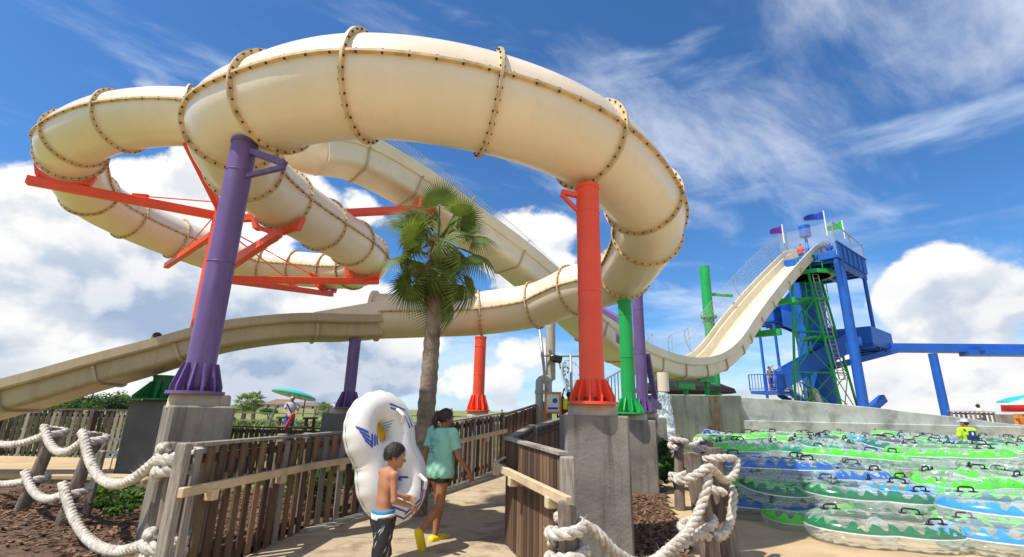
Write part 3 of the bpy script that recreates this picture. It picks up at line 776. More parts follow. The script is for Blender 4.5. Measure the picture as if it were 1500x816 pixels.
# steep drop and uphill, in one straight line on plan
SO = Vector((-4.2, 11.7, 0)); SU = Vector((29.2, 23.3, 0)).normalized(); SV = Vector((SU.y, -SU.x, 0))
def sp(s, p, z): return SO+SU*s+SV*p+Vector((0, 0, z))
LL = 37.35
knots = [(-.025, 7.72), (0.0, 7.85), (.04, 7.55), (.082, 7.02), (.144, 6.25), (.194, 5.48), (.258, 4.40), (.31, 3.72), (.36, 3.36), (.41, 3.24), (.46, 3.36), (.51, 3.82), (.56, 4.76), (.63, 6.62), (.75, 9.55), (.876, 12.35), (.93, 13.35), (.965, 13.62), (1.0, 13.62)]
fd = catmull([sp(t*LL, -.25-.62*max(0, min(1, (t-.1)*3)), z) for t, z in knots], 7)
FD = [(p, .85+.50*max(0, min(1, ((p-SO).dot(SU)/LL-.12)*2.2)), 1.0) for p in fd]
outer2, full2 = prof_open(.74, .95, lip=.08, band=.62)
js = [0, 7, 14, 21, 28, 35, 42, 49, 56, 63, 70, 77, 84, 87, 91, 94, 98, 101, 105, 112, 119, len(fd)-1]
for a, b in zip(js, js[1:]):
    if b > a: flume(FD, full2, creaml, a, b)
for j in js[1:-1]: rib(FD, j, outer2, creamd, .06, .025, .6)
# safety netting on the far side, carried by hoops
netm = bpy.data.materials.new('safety_net'); netm.use_nodes = True; nt = NT(netm.node_tree)
u = nt.new('ShaderNodeTexCoord'); us = nt.xyz(u.outputs['UV'])
gx = nt.m('LESS_THAN', nt.m('FRACT', nt.m('MULTIPLY', us[0], 9.0)), .16); gy = nt.m('LESS_THAN', nt.m('FRACT', nt.m('MULTIPLY', us[1], 9.0)), .16)
trn = nt.new('ShaderNodeBsdfTransparent'); mxs = nt.new('ShaderNodeMixShader'); b_ = nt.n['Principled BSDF']; b_.inputs['Base Color'].default_value = (.62, .60, .60, 1)
nt.put(mxs.inputs[0], nt.m('MULTIPLY', nt.m('MAXIMUM', gx, gy), .55)); nt.l.new(trn.outputs[0], mxs.inputs[1]); nt.l.new(b_.outputs[0], mxs.inputs[2]); nt.l.new(mxs.outputs[0], nt.n['Material Output'].inputs['Surface'])
NETT = thing('safety_netting', 'thin mesh netting on wire hoops along the far rim of the steep flume', 'netting', SO)
mb = MB(); hoops = []
for i in range(7, len(fd)-8):
    t = (fd[min(i+1, len(fd)-1)]-fd[i-1]).normalized(); sd = t.cross(Vector((0, 0, 1))).normalized(); up = sd.cross(t)
    c, ws, _ = FD[i]; e = c-sd*(.82*ws)+up*.95; hh = 1.15+.35*max(0, min(1, (i-60)/40))
    row = [e+up*hh*.0, e-sd*.10+up*hh*.45, e-sd*.02+up*hh*.85, e+sd*.22+up*hh]
    for k, p in enumerate(row): mb.V.append(tuple(p)); mb.uv.append((i*.35, k*.4))
    if (i-7) % 8 == 0: hoops.append((row, e, sd, up, hh))
n = (len(mb.V)//4)-1
mb.Fc = [(i*4+k, i*4+k+1, (i+1)*4+k+1, (i+1)*4+k) for i in range(n) for k in range(3)]
mb.build('net', netm, NETT, True)
for (row, e, sd, up, hh) in hoops:
    mb2 = MB(); mb2.tube(catmull(row, 4), .020, 6); mb2.build('hoop', steel, NETT); mb2 = MB(); mb2.tube([row[-1], e+sd*.03+up*.1], .010, 6); mb2.build('hoop_stay', steel, NETT)
for k in (1, 3):
    mb2 = MB(); mb2.tube([mb.V[i*4+k] for i in range(0, n, 2)], .007, 5); mb2.build('net_cable', steel, NETT)

# mast arms, now that the tube is known
def under(k, drop=0.0): return dense[(k+2)*NS]-Vector((0, 0, TR+.10+drop))
e = under(3); tgt = (e-Vector((MX, MY, e.z))); arm(e.z-.12, e+tgt.normalized()*.62-Vector((0, 0, .12)), .18, .21, e, 3)
rod(e+Vector((1.3, .75, .02)), (MX, MY, 7.05))
e = under(6); arm(e.z-.1, e+(e-Vector((MX, MY, e.z))).normalized()*.5-Vector((0, 0, .12)), .16, .18, None); rod(e+Vector((.7, -.6, -.05)), (MX, MY, 6.9))
e = under(0); arm(6.8, e-Vector((.0, 0, -.1)), .16, .18, None)
e = under(16); arm(4.95, e-Vector((0, 0, .13)), .16, .18, e, 16); arm(4.75, e+Vector((.25, -.35, -.18)), .16, .18)
e = under(13); arm(4.85, e+(e-Vector((MX, MY, 4.85))).normalized()*.5-Vector((0, 0, .12)), .16, .18, e, 13); rod(e+Vector((-1.3, -.4, -.1)), (MX, MY, 6.4))
e = under(10); arm(4.9, e+(e-Vector((MX, MY, 4.9))).normalized()*.4-Vector((0, 0, .12)), .16, .18, e, 10); rod(e+Vector((-.6, -1.4, -.1)), (MX, MY, 6.4))
e = sp(.048*LL, .35, 7.18); arm(6.55, e, .17, .20, None)
mb = MB(); mb.obox(e+Vector((0, 0, .04)), SU, SV, (0, 0, 1), .25, .3, .14, .02); mb.build('saddle', orange, tm)

# ------------------------------------------------------------------ blue stair tower
TW = thing('stair_tower', 'tall blue steel stair tower at the top of the steep flume', 'stair tower', sp(35, -1, 0))
def sbox(name, s0, s1, p0, p1, z0, z1, m=blue, parent=TW, ch=.02):
    mb = MB(); mb.obox(sp((s0+s1)/2, (p0+p1)/2, (z0+z1)/2), SU, SV, (0, 0, 1), abs(s1-s0)/2, abs(p1-p0)/2, abs(z1-z0)/2, ch)
    return mb.build(name, m, parent)
def sbeam(name, a, b, w=.2, h=.2, m=blue, parent=TW):
    mb = MB(); mb.beam(a, b, w, h, .01); return mb.build(name, m, parent)
def spost(name, s, p, z0, z1, r, m=blue, parent=TW, n=18):
    mb = MB(); mb.tube([sp(s, p, z0), sp(s, p, z1)], r, n); return mb.build(name, m, parent, True, 40)
# top deck
sbox('top_deck', 32.7, 39.0, -1.9, 1.6, 12.35, 12.55)
for k in range(7): sbeam('deck_joist', sp(33+k*.95, -1.8, 12.25), sp(33+k*.95, 1.5, 12.25), .16, .24)
for p in (-1.8, -.2, 1.45): sbeam('deck_girder', sp(32.7, p, 12.12), sp(39, p, 12.12), .2, .4)
n = 6
for k in range(n):
    a = 32.75+k*6.2/n; sbox('parapet_panel', a+.02, a+6.2/n-.02, 1.6, 1.66, 12.35, 13.5)
    sbox('parapet_stud', a-.03, a+.03, 1.655, 1.72, 12.35, 13.52)
sbox('parapet_rail', 32.7, 39.02, 1.56, 1.74, 13.5, 13.58)
for k in range(3):
    a = -1.9+k*1.16; sbox('parapet_panel', 39, 39.06, a+.02, a+1.14, 12.35, 13.5)
    sbox('parapet_panel', 32.64, 32.7, a+.02, a+1.14, 12.35, 12.9)
# netted cage round the top
cage = MB(); A = []
for (s, p) in ((32.7, -1.9), (32.7, 1.6), (36, 1.6), (38.9, 1.6), (38.9, -1.9)): A.append((s, p))
L = 0
for i, (s, p) in enumerate(A):
    L = i*7.0
    for zz, h in ((13.5, 0), (15.0 if i != 3 else 14.6, 4)): cage.V.append(tuple(sp(s, p, zz))); cage.uv.append((L, h))
cage.Fc = [(2*i, 2*i+2, 2*i+3, 2*i+1) for i in range(4)]
cage.build('cage_net', netm, TW)
for (s, p) in A: spost('cage_post', s, p, 13.5, 15.05, .045, steel, TW, 8)
sbeam('cage_rail', sp(32.7, 1.6, 15.0), sp(38.9, 1.6, 14.75), .06, .06, steel)
# structure
spost('core_column', 36.3, -1.9, 0, 12.2, 1.1, blue, TW, 32)
spost('main_column', 33.3, 1.45, 0, 12.2, .31); sbeam('column_brace', sp(33.3, 1.45, 9.6), sp(32.75, 1.45, 12.1), .28, .28)
spost('thin_column', 38.4, 1.5, 7.8, 12.2, .13); spost('thin_column', 38.6, -1.7, 7, 12.2, .13)
# landings
def landing(s0, s1, p0, p1, z, h=1.15):
    sbox('landing_floor', s0, s1, p0, p1, z-.15, z)
    for (a, b, c, d) in ((s0, s1, p1, p1+.06), (s0, s0+.06, p0, p1), (s1-.06, s1, p0, p1)): sbox('landing_parapet', a, b, c, d, z-.12, z+h)
    for k in range(4): sbeam('landing_joist', sp(s0+.2+k*(s1-s0-.4)/3, p0, z-.25), sp(s0+.2+k*(s1-s0-.4)/3, p1, z-.25), .14, .22)
landing(35.6, 40.3, -.6, 2.0, 6.75)
landing(34.0, 36.5, -4.9, -3.6, 8.9)
def flight(a, b, w=1.3, side=1.05):
    a = Vector(a); b = Vector(b); d = b-a; hd = Vector((d.x, d.y, 0)).normalized(); q = Vector((-hd.y, hd.x, 0))
    for sg in (-1, 1):
        o = q*w/2*sg; vs = []
        for sh in (-.03, .03): vs += [a+o+q*sh+Vector((0, 0, -.3)), b+o+q*sh+Vector((0, 0, -.3)), b+o+q*sh+Vector((0, 0, side)), a+o+q*sh+Vector((0, 0, side))]
        MB().add(vs, [(0, 1, 2, 3), (7, 6, 5, 4), (0, 4, 5, 1), (1, 5, 6, 2), (2, 6, 7, 3), (3, 7, 4, 0)]).build('stair_side', blue, TW)
    n = 14
    for k in range(n):
        c = a+d*((k+.5)/n); mb = MB(); mb.obox(c, hd, q, (0, 0, 1), d.length/n*.5, w/2-.05, .025); mb.build('stair_tread', blue, TW)
flight(sp(35.4, -3.6, 8.8), sp(37.0, -.4, 6.8))
flight(sp(36.4, -4.2, 8.95), sp(38.8, -2.4, 12.3))
flight(sp(31.6, -3.2, 3.6), sp(35.9, .6, 6.7))
# lowest deck with bar railing and ramp down
sbox('lower_deck', 30.2, 32.6, -4.2, -2.4, 3.2, 3.4)
def railing(a, b, n, h=1.1):
    a = Vector(a); b = Vector(b); up = Vector((0, 0, h))
    mb = MB(); mb.tube([a+up, b+up], .035, 6); mb.build('rail', blue, TW); mb = MB(); mb.tube([a+up*.12, b+up*.12], .025, 6); mb.build('rail', blue, TW)
    for k in range(n+1):
        p = a.lerp(b, k/n); mb = MB(); mb.tube([p, p+up], .022 if k % 5 else .04, 6); mb.build('baluster', blue, TW)
railing(sp(30.2, -4.2, 3.4), sp(30.2, -2.4, 3.4), 9); railing(sp(30.2, -2.4, 3.4), sp(32.6, -2.4, 3.4), 12)
flight(sp(32.6, -3.0, 3.4), sp(36.3, -1.2, 1.2), 1.2, .15); railing(sp(32.6, -2.4, 3.4), sp(36.3, -.6, 1.2), 16)
for (s, p) in ((34.1, -4.8), (34.2, -3.7)): spost('lower_post', s, p, 0, 8.8, .12 if p < -5 else .10)
sbeam('brace', sp(33.5, .2, 1.0), sp(37.2, 1.6, 3.1), .4, .5)
# bridge to the right
sbeam('bridge_girder', at(1283, 509.5, 35.2), at(1660, 513, 32.0), .8, .60)
sbeam('bridge_ledge', at(1412, 518, 33.9), at(1660, 519, 31.8), 1.1, .30)
for px in (1430, 1490, 1550): sbeam('bridge_bracket', at(px, 508, 33.2), at(px+8, 508, 33.2), .3, .14)
sbeam('bridge_strut', at(1220, 537, 34.5), at(1312, 513, 34.5), .4, .42)
bp = at(1366, 518, 34.0); mb = MB(); mb.tube([(bp.x, bp.y, 0), bp], .27, 20); mb.build('bridge_column', blue, TW, True, 40)
mb = MB(); c = at(1178, 334, 35.5); mb.tube([c-Vector((0, 0, .75)), c+Vector((0, 0, .15))], .42, 24); mb.build('roof_drum', blue, TW, True, 40)
mb = MB(); mb.tube([(c.x, c.y, 12.5), (c.x, c.y, c.z-.7)], .12, 10); mb.build('drum_post', blue, TW, True)
# flags
def flag(px, py0, py1, Y, m, label, L, drop, dirx=-1):
    a = at(px, py1, Y); b = at(px, py0, Y); b.x = a.x; b.y = a.y
    t = thing('flag', label, 'flag', a, 'flags on top of the stair tower')
    mb = MB(); mb.tube([a, b], .05, 8); mb.build('flag_pole', whitem, t)
    mb = MB(); nx = 12
    for i in range(nx+1):
        u = i/nx
        for j in range(7):
            v = j/6; hh = (.66-.34*u)
            p = b+Vector((dirx*u*L, .25*math.sin(u*7+v*1.5)*u, -drop*u-v*hh-.1*math.sin(u*5)*u)); mb.V.append(tuple(p))
    mb.Fc = [(i*7+j, (i+1)*7+j, (i+1)*7+j+1, i*7+j+1) for i in range(nx) for j in range(6)]
    mb.V = mb.V+[(x, y+.012, z) for x, y, z in mb.V]; k = (nx+1)*7
    mb.Fc += [tuple(k+i for i in reversed(f)) for f in mb.Fc]
    mb.build('flag_cloth', m, t, True)
flag(1212, 309, 345, 33.5, bluf, 'blue flag flying highest above the tower', 1.45, .55)
flag(1238, 323, 350, 35, grnf, 'green flag at the right of the tower top', 1.35, .7)
flag(1149, 329, 356, 33, purf, 'purple flag above the flume left of the tower', .85, .5)

# green lattice tower carrying the flume
GT = thing('lattice_tower', 'green lattice steel tower beneath the top of the flume', 'tower', at(1195, 600, 33))
def leg(pxt, pyt, pxb, pyb, Y):
    a = at(pxt, pyt, Y); b = at(pxb, pyb, Y); d = b-a; e = a+d*(a.z/(a.z-b.z)); return a, e
LG = [leg(1160, 400, 1165, 588, 32), leg(1184, 400, 1232, 593, 32), leg(1201, 404, 1256, 596, 34), leg(1178, 404, 1189, 592, 34)]
for a, b in LG: mb = MB(); mb.tube([a, b], .085, 10); mb.build('leg', green, GT, True)
def lp(k, u): a, b = LG[k]; return a.lerp(b, u)
lv = [.0, .16, .36, .60, .84, .97]
for u in lv:
    for k in range(4): mb = MB(); mb.tube([lp(k, u), lp((k+1) % 4, u)], .042, 8); mb.build('tie', green, GT)
for u0, u1 in zip(lv[1:], lv[2:]):
    for k in range(4):
        for (x, y) in (((k, u0), ((k+1) % 4, u1)), (((k+1) % 4, u0), (k, u1))): mb = MB(); mb.tube([lp(*x), lp(*y)], .034, 8); mb.build('diagonal', green, GT)
def plat(u, gx, gy, th=.10):
    c = sum((lp(k, u) for k in range(4)), Vector())/4; mb = MB(); mb.obox(c, (1, 0, 0), (0, 1, 0), (0, 0, 1), gx, gy, th, .02); mb.build('platform', green, GT); return c
plat(.17, .8, .9, .10); plat(.40, .7, .9, .08)
c = at(1186, 400, 33.2); mb = MB(); mb.lathe(c, [(1.6, -.35), (1.6, -.1), (1.45, -.1), (1.3, -.35)], 10); mb.build('top_platform', green, GT)
for k in range(9):
    a = -2.6+k*.5; p = c+Vector((1.55*math.cos(a), 1.55*math.sin(a), -.1)); mb = MB(); mb.tube([p, p+Vector((0, 0, 1.05))], .03, 6); mb.build('guard_post', green, GT)
for h in (.5, 1.0): mb = MB(); mb.tube([c+Vector((1.55*math.cos(-2.6+k*.25), 1.55*math.sin(-2.6+k*.25), h-.1)) for k in range(17)], .028, 6); mb.build('guard_rail', green, GT)
c2 = sum((lp(k, .17) for k in range(4)), Vector())/4
for k in range(5):
    p = c2+Vector((-.75+.37*k, -.88, .1)); mb = MB(); mb.tube([p, p+Vector((0, 0, 1.05))], .028, 6); mb.build('guard_post', green, GT)
for h in (.55, 1.05): mb = MB(); mb.tube([c2+Vector((-.75, -.88, h)), c2+Vector((.75, -.88, h))], .026, 6); mb.build('guard_rail', green, GT)
a = at(1194, 402, 32.2); b = at(1234, 556, 32.2)
for off in (-.2, .2): mb = MB(); mb.tube([a+Vector((off, 0, 0)), b+Vector((off, 0, 0))], .04, 6); mb.build('ladder_rail', steel, GT)
for k in range(26): p = a.lerp(b, k/25); mb = MB(); mb.tube([p-Vector((.2, 0, 0)), p+Vector((.2, 0, 0))], .025, 5); mb.build('ladder_rung', steel, GT)
# tall green mast with its arm
gm = at(1047, 560, 28); gt_ = at(1039, 391, 28)
t = thing('green_mast', 'tall bright green mast standing behind the dip of the steep flume', 'mast', (gm.x, 28, 0), 'painted slide columns')
mb = MB(); mb.tube([(gm.x, 28, 0), (gm.x, 28, gt_.z)], .30, 24); mb.build('post', green, t, True, 40)
mb = MB(); q = at(1043, 431, 28); mb.tube([(gm.x, 28, q.z), (gm.x+1.75, 28.4, q.z+.03)], .10, 12); mb.build('arm', green, t)
mb = MB(); mb.beam(sp(27.5, -2.0, 8.7), sp(27.5, .45, 8.7), .3, .34); mb.build('flume_beam', green, t)
mb = MB(); mb.beam(sp(24.6, -2.0, 6.35), sp(24.6, .5, 6.35), .3, .34); mb.build('flume_beam', green, t)
mb = MB(); q2 = at(1048, 465, 28); mb.lathe((gm.x, 28, q2.z), [(.30, -.06), (.46, -.06), (.46, .06), (.30, .06)], 20); mb.build('collar', green, t)
for (px, Y, zt) in ((1005, 22.0, 2.95), (1036, 23.0, 3.35)):
    b = at(px, 575, Y); t = thing('green_support_post', 'slim green post under the dip of the flume, %s' % ('left of the pair' if px < 1020 else 'right of the pair'), 'post', (b.x, Y, 0), 'painted slide columns')
    mb = MB(); mb.tube([(b.x, Y, 0), (b.x, Y, zt-.15)], .10, 14); mb.build('post', green, t, True)
    mb = MB(); mb.beam((b.x-.5, Y-.35, zt), (b.x+.5, Y+.35, zt), .2, .28, .02); mb.build('crosshead', green, t)
# dark thatched hut beyond the wall
hc = at(1000, 565, 30)
t = thing('shade_hut', 'dark thatched shade hut behind the concrete wall under the flume', 'hut', (hc.x, 30, 0))
vs = []; nn = 14
mb = MB(); mb.lathe((hc.x, 30, 0), [(.2, 4.1), (1.5, 3.8), (2.9, 3.25), (3.0, 3.0), (2.6, 3.1), (.3, 3.6)], 14); mb.build('thatch_roof', roofb, t)
for sx in (-1.7, 1.7): mb = MB(); mb.tube([(hc.x+sx, 30, 0), (hc.x+sx, 30, 3.3)], .09, 8); mb.build('post', bark, t)
# water falling from the drain pipe
wp = at(971, 556, 17.5)
t = thing('drain_pipe', 'cream drain pipe stub hanging under the flume dip', 'pipe', (wp.x, 17.5, wp.z-1.0))
mb = MB(); mb.tube([(wp.x, 17.5, wp.z+.25), (wp.x, 17.5, wp.z-.42)], .20, 16); mb.build('pipe', creaml, t, True, 40)
watm = bpy.data.materials.new('falling_water'); watm.use_nodes = True; nt = NT(watm.node_tree); b_ = nt.n['Principled BSDF']; b_.inputs['Base Color'].default_value = (.80, .90, .95, 1); b_.inputs['Roughness'].default_value = .12
tcn = nt.new('ShaderNodeTexCoord'); nz = nt.noise(nt.vm('MULTIPLY', tcn.outputs['Object'], (1, 1, .45)), 9, 5, .6); nt.put(b_.inputs['Alpha'], nt.ramp(nz, .38, .62, .12, .85))
mb = MB(); rs = random.Random(2); z = wp.z-.42; P = []; Rr = []
k = 0
while z > .35:
    P.append((wp.x+rs.uniform(-.03, .03), 17.5+rs.uniform(-.03, .03), z)); Rr.append(.16+.008*k+rs.uniform(-.035, .035)); z -= .07; k += 1
mb.tube(P, Rr, 14)
for q in range(500):
    zz = rs.uniform(.2, wp.z-.5); r = .15+.1*rs.random()+(wp.z-zz)*.035; a = rs.uniform(0, 6.3)
    mb.ell((wp.x+r*math.cos(a), 17.5+r*math.sin(a), zz), .02, .02, rs.uniform(.02, .06), 5, 4)
o = mb.build('falling_water', watm, None, True); tag(o, 'white stream of water pouring from the drain pipe beside the purple column', 'water', kind='stuff')

# ------------------------------------------------------------------ wave pool wall
rustm = rust; rt = NT(rustm.node_tree); tcn = rt.new('ShaderNodeTexCoord'); rt.put(rt.n['Principled BSDF'].inputs['Alpha'], rt.ramp(rt.noise(rt.vm('MULTIPLY', tcn.outputs['Object'], (9, 9, .7)), 1.0, 5, .6), .40, .62, 0, .85))
def wallblock(name, label, pts, z0s, tops, th, m, extra=None):
    """pts along the face, thickness goes away from the camera"""
    t = thing(name, label, 'wall', pts[0]); mb = MB(); n = len(pts)
    for (p, zt) in zip(pts, tops):
        p = Vector(p); q = p+Vector((.1, th, 0))
        mb.V += [(p.x, p.y, z0s), (p.x, p.y, zt-.025), (p.x+.005, p.y+.03, zt), (q.x, q.y, zt), (q.x, q.y, z0s)]
    mb.Fc = [(i*5+k, (i+1)*5+k, (i+1)*5+(k+1) % 5, i*5+(k+1) % 5) for i in range(n-1) for k in range(5)]+[(4, 3, 2, 1, 0), tuple(range((n-1)*5, n*5))]
    mb.build('wall_face', m, t); return t
Wp = lambda px, Y: at(px, 600, Y)
rs = random.Random(12)
up_px = [1086, 1130, 1180, 1230, 1290, 1340, 1380, 1420, 1460, 1500, 1600, 1750]
up_y = [581.5, 584, 588, 592, 598, 604, 608.5, 613, 619, 622.5, 629, 641]
P3 = []; T3 = []
for px, py in zip(up_px, up_y):
    Y = 20.4+(px-1086)*.004; q = at(px, py, Y); P3.append((q.x, Y, 0)); T3.append(q.z)
wu = wallblock('wave_pool_wall', 'long weathered pale concrete wall sloping down to the right behind the tubes', P3, -.3, T3, .7, concw)
P4 = [(at(px, 617, 20.0+(px-1086)*.004).x, 20.0+(px-1086)*.004, 0) for px in up_px]
T4 = [min(at(px, 615.5+max(0, (px-1086))*.0235, 20.0+(px-1086)*.004).z, t3-.05) for px, t3 in zip(up_px, T3)]
wallblock('wall_ledge', 'lower stepped ledge of the pale wall just above the tube pile', P4, -.3, T4, .42, concw)
wl = thing('stained_wall', 'greenish stained concrete wall with a rust streak left of the pale wall', 'wall', at(1030, 620, 19.4))
a = at(955, 578, 19.0); b = at(1085.5, 579.5, 20.0)
mb = MB(); mb.V = []
for p in (a, b):
    for (dy, z) in ((0, -.3), (0, p.z-.02), (.03, p.z), (.6, p.z), (.6, -.3)): mb.V.append((p.x, p.y+dy, z))
mb.Fc = [(k, 5+k, 5+(k+1) % 5, (k+1) % 5) for k in range(5)]+[(4, 3, 2, 1, 0), (5, 6, 7, 8, 9)]
mb.build('wall_face', concg, wl)
q0 = at(1037, 579, 19.62); q1 = at(1047, 582, 19.70); mb = MB(); vs = []
zs = [q0.z-.01, 2.2, 1.9, 1.5, 1.1, .6, .2]; ws = [.30, .24, .26, .24, .26, .2, .15]
for z, wd in zip(zs, ws): vs += [(q1.x-.12-wd, q1.y-.06-.007*wd-.05, z), (q1.x-.12+wd, q1.y-.02-.02, z)]
nz = len(zs); mb.add(vs, [(2*i+1, 2*i, 2*i+2, 2*i+3) for i in range(nz-1)]); mb.build('rust_streak', rustm, wl)
# ------------------------------------------------------------------ pipes and posts beyond the walkway
Yp = 15.2
b = at(803, 560, Yp)
t = thing('grey_pipe', 'thick beige standing pipe behind the walkway with a black floodlight on it', 'pipe', (b.x, Yp, .5))
mb = MB(); mb.tube([(b.x, Yp, .4), (b.x, Yp, at(803, 560, Yp).z)], .12, 16); mb.build('lower_pipe', pvc, t, True, 40)
mb = MB(); z0 = at(805, 556, Yp).z; z1 = at(805, 470, Yp).z; mb.tube([(b.x+.08, Yp, z0), (b.x+.08, Yp, z1)], .15, 18); mb.build('upper_pipe', beigep, t, True, 40)
mb = MB(); e0 = at(806, 553, Yp); e1 = at(791, 556, Yp); mb.tube(catmull([(b.x+.08, Yp, e0.z), (b.x-.05, Yp-.05, e0.z-.12), (e1.x+.2, Yp-.1, e1.z+.02), (e1.x, Yp-.12, e1.z-.05), (e1.x-.02, Yp-.12, e1.z-.35), (e1.x-.02, Yp-.12, .3)], 6), .125, 16); mb.build('elbow_pipe', pvc, t, True)
mb = MB(); mb.lathe((e1.x-.02, Yp-.12, e1.z-.45), [(.126, 0), (.15, .01), (.15, .12), (.126, .13)], 16); mb.build('pipe_collar', pvc, t, True, 30)
q = at(816, 526, Yp-.2); mb = MB(); mb.obox(q, (1, 0, -.2), (0, 1, 0), (.2, 0, 1), .15, .12, .11, .03); mb.build('floodlight', blackm, t)
mb = MB(); mb.tube([q+Vector((.08, 0, -.1)), q+Vector((.1, 0, -.3))], .02, 6); mb.tube([q-Vector((.2, 0, 0)), q], .04, 6); mb.build('floodlight_arm', blackm, t)
for (pa, pb_, r, lab) in (((790, 478), (805, 612), .05, 'grey leaning pole beside the beige standing pipe'), ((836, 520), (838, 612), .04, 'slim grey pole behind the orange-red column')):
    a = at(*pa, 14.8); c = at(*pb_, 14.8); mb = MB(); mb.tube([a, c], r, 10); o = mb.build('steel_pole', steel, None, True); tag(o, lab, 'pole', 'steel poles behind the walkway')
a = at(792, 521, 15); c = at(853, 522, 15); mb = MB(); mb.tube([a, c], .03, 8); o = mb.build('steel_rail', steel, None, True); tag(o, 'thin horizontal steel bar between the grey poles', 'rail')
# grey railing pickets glimpsed between the orange and green columns
t = thing('steel_railing', 'small grey picket railing between the orange-red and green columns', 'railing', at(905, 590, 17))
a = at(886, 556, 17); c = at(914, 540, 17.5)
for k in range(7):
    p = a.lerp(c, k/6); mb = MB(); mb.tube([p, p-Vector((0, 0, 1.0))], .02, 6); mb.build('picket', steel, t)
mb = MB(); mb.tube([a, c], .03, 6); mb.build('top_rail', steel, t)
# sign in an orange frame
c = at(820, 588, 14.6)
t = thing('notice_sign', 'small white notice with blue print in an orange wooden frame behind the swimmers', 'sign', (c.x, c.y, c.z-.35))
c = at(810, 590, 14.6); mb = MB(); mb.obox(c, (1, 0, 0), (0, 1, 0), (0, 0, 1), .19, .02, .26); mb.build('sign_face', signw, t)
for (dx, dz, hx, hz) in ((0, .285, .25, .03), (0, -.285, .25, .03), (-.22, 0, .03, .255), (.22, 0, .03, .255)):
    mb = MB(); mb.obox(c+Vector((dx, -.01, dz)), (1, 0, 0), (0, 1, 0), (0, 0, 1), hx, .04, hz); mb.build('frame', orangew, t)
mb = MB(); mb.tube([c+Vector((.06, -.03, .06)), c+Vector((.06, -.035, .06))], .075, 16); mb.add([], []); mb.build('blue_emblem', printb, t)
mb = MB(); mb.obox(c+Vector((0, -.025, -.16)), (1, 0, 0), (0, 1, 0), (0, 0, 1), .15, .006, .03); mb.build('print_line', printb, t)
mb = MB(); mb.beam((c.x-.25, c.y+.05, .5), (c.x-.25, c.y+.05, c.z-.2), .07, .07); mb.build('sign_post', orangew, t)

# ------------------------------------------------------------------ fences
def fence(label, pts, h, gap, wdt, mats, lean=0.0, postm=woodg, railm=woodd, rails=(.18, .55, .93), side=1, capm=None, posts=True, weights=None, jitter=.02, cat='fence', z_in=0.05):
    t = thing('slat_fence', label, cat, pts[0])
    for a, b in zip(pts, pts[1:]):
        a = Vector(a); b = Vector(b); d = b-a; L = d.length; d.normalize(); hd = Vector((d.x, d.y, 0)).normalized()
        q = Vector((-hd.y, hd.x, 0))*side
        for r in rails:
            o = mats[0]; mb = MB(); mb.beam(a+Vector((0, 0, h*r))+q*.03, b+Vector((0, 0, h*r))+q*.03, .035, .085, .004); mb.build('rail', railm, t)
        n = max(1, int(L/gap))
        for k in range(n):
            u = (k+.5)/n; p = a+d*L*u; hh = h*(1+random.uniform(-.008, .008))-.03
            m = random.choices(mats, weights)[0]
            ln = random.uniform(-jitter, jitter)+lean
            az_ = Vector((hd.x*ln, hd.y*ln, 1)); slat(m, t, p+Vector((0, 0, hh/2+z_in/2))-q*(.012+random.uniform(0, .004)), hd, q, az_, wdt*random.uniform(.93, 1.04), .022, hh-z_in)
        if capm:
            mb = MB(); mb.beam(a+Vector((0, 0, h+.01)), b+Vector((0, 0, h+.01)), .11, .035, .004); mb.build('cap_rail', capm, t)
    return t
lf = fence('long dark slatted wooden fence along the left side of the walkway with a pale handrail', [LF[0]+Vector((.02, .1, 0)), LF[1], LF[2], LF[3]], 1.27, .158, .092, [woodd, woodm, woodg], postm=woodg, side=1, capm=woodg, weights=[4, 4, 3], rails=(.16, .90))
lf2 = fence('dark upper stretch of the walkway fence below the beige pipe', [LF[3], LF[4]], 1.22, .17, .13, [woodd, woodm], side=1, capm=woodd, rails=(.16, .90))
def handrail(t, pts, m=woodp, w=.06, h=.085):
    mb = MB()
    for a, b in zip(pts, pts[1:]):
        mb = MB(); d = (Vector(b)-Vector(a)).normalized(); mb.beam(a, Vector(b)+d*.01, w, h, .006); mb.build('handrail', m, t)
        L = (Vector(b)-Vector(a)).length; k = max(2, int(L/1.1))
        for i in range(k):
            p = Vector(a).lerp(Vector(b), (i+.35)/k); mb = MB(); mb.obox(p-Vector((0, 0, .075)), d, (0, 0, 1), d.cross(Vector((0, 0, 1))), .045, .05, .05, .008); mb.build('rail_block', m, t)
def offs(L, o, z): 
    out = []
    for i, p in enumerate(L):
        d = (L[min(i+1, len(L)-1)]-L[max(i-1, 0)]); q = d.cross(Vector((0, 0, 1))).normalized(); out.append(p+q*o+Vector((0, 0, z)))
    return out
handrail(lf, offs([LF[0]+Vector((.0, -.05, 0))]+LF[1:4], .10, .88))
for p in (LF[0]+Vector((.0, .02, 0)), Vector((-2.9, 6.62, 0))+Vector((-.12, .05, 0)), LF[1]+Vector((-.1, .1, 0)), Vector((-1.95, 8.45, .06)), Vector((-.75, 10.6, .25)), LF[3]):
    mb = MB(); mb.beam(p, p+Vector((0, 0, 1.30)), .10, .10, .008, (0, 1, 0)); mb.build('fence_post', woodg, lf)
rf = fence('close boarded dark fence on the right of the walkway bending away beside the orange-red column', RF[:3], 1.27, .098, .088, [woodd, woodm], side=-1, capm=woodg, rails=(.2, .9), weights=[4, 2], jitter=.006)
rf2 = fence('far leg of the right walkway fence behind the pedestals', RF[2:], 1.24, .125, .11, [woodd, woodm], side=-1, capm=woodg, rails=(.2, .9), jitter=.006)
mb = MB(); mb.beam(RF[0]+Vector((.03, -.06, -.1)), RF[0]+Vector((.03, -.06, 1.26)), .13, .12, .012, (0, 1, 0)); mb.build('fence_post', woodg, rf)
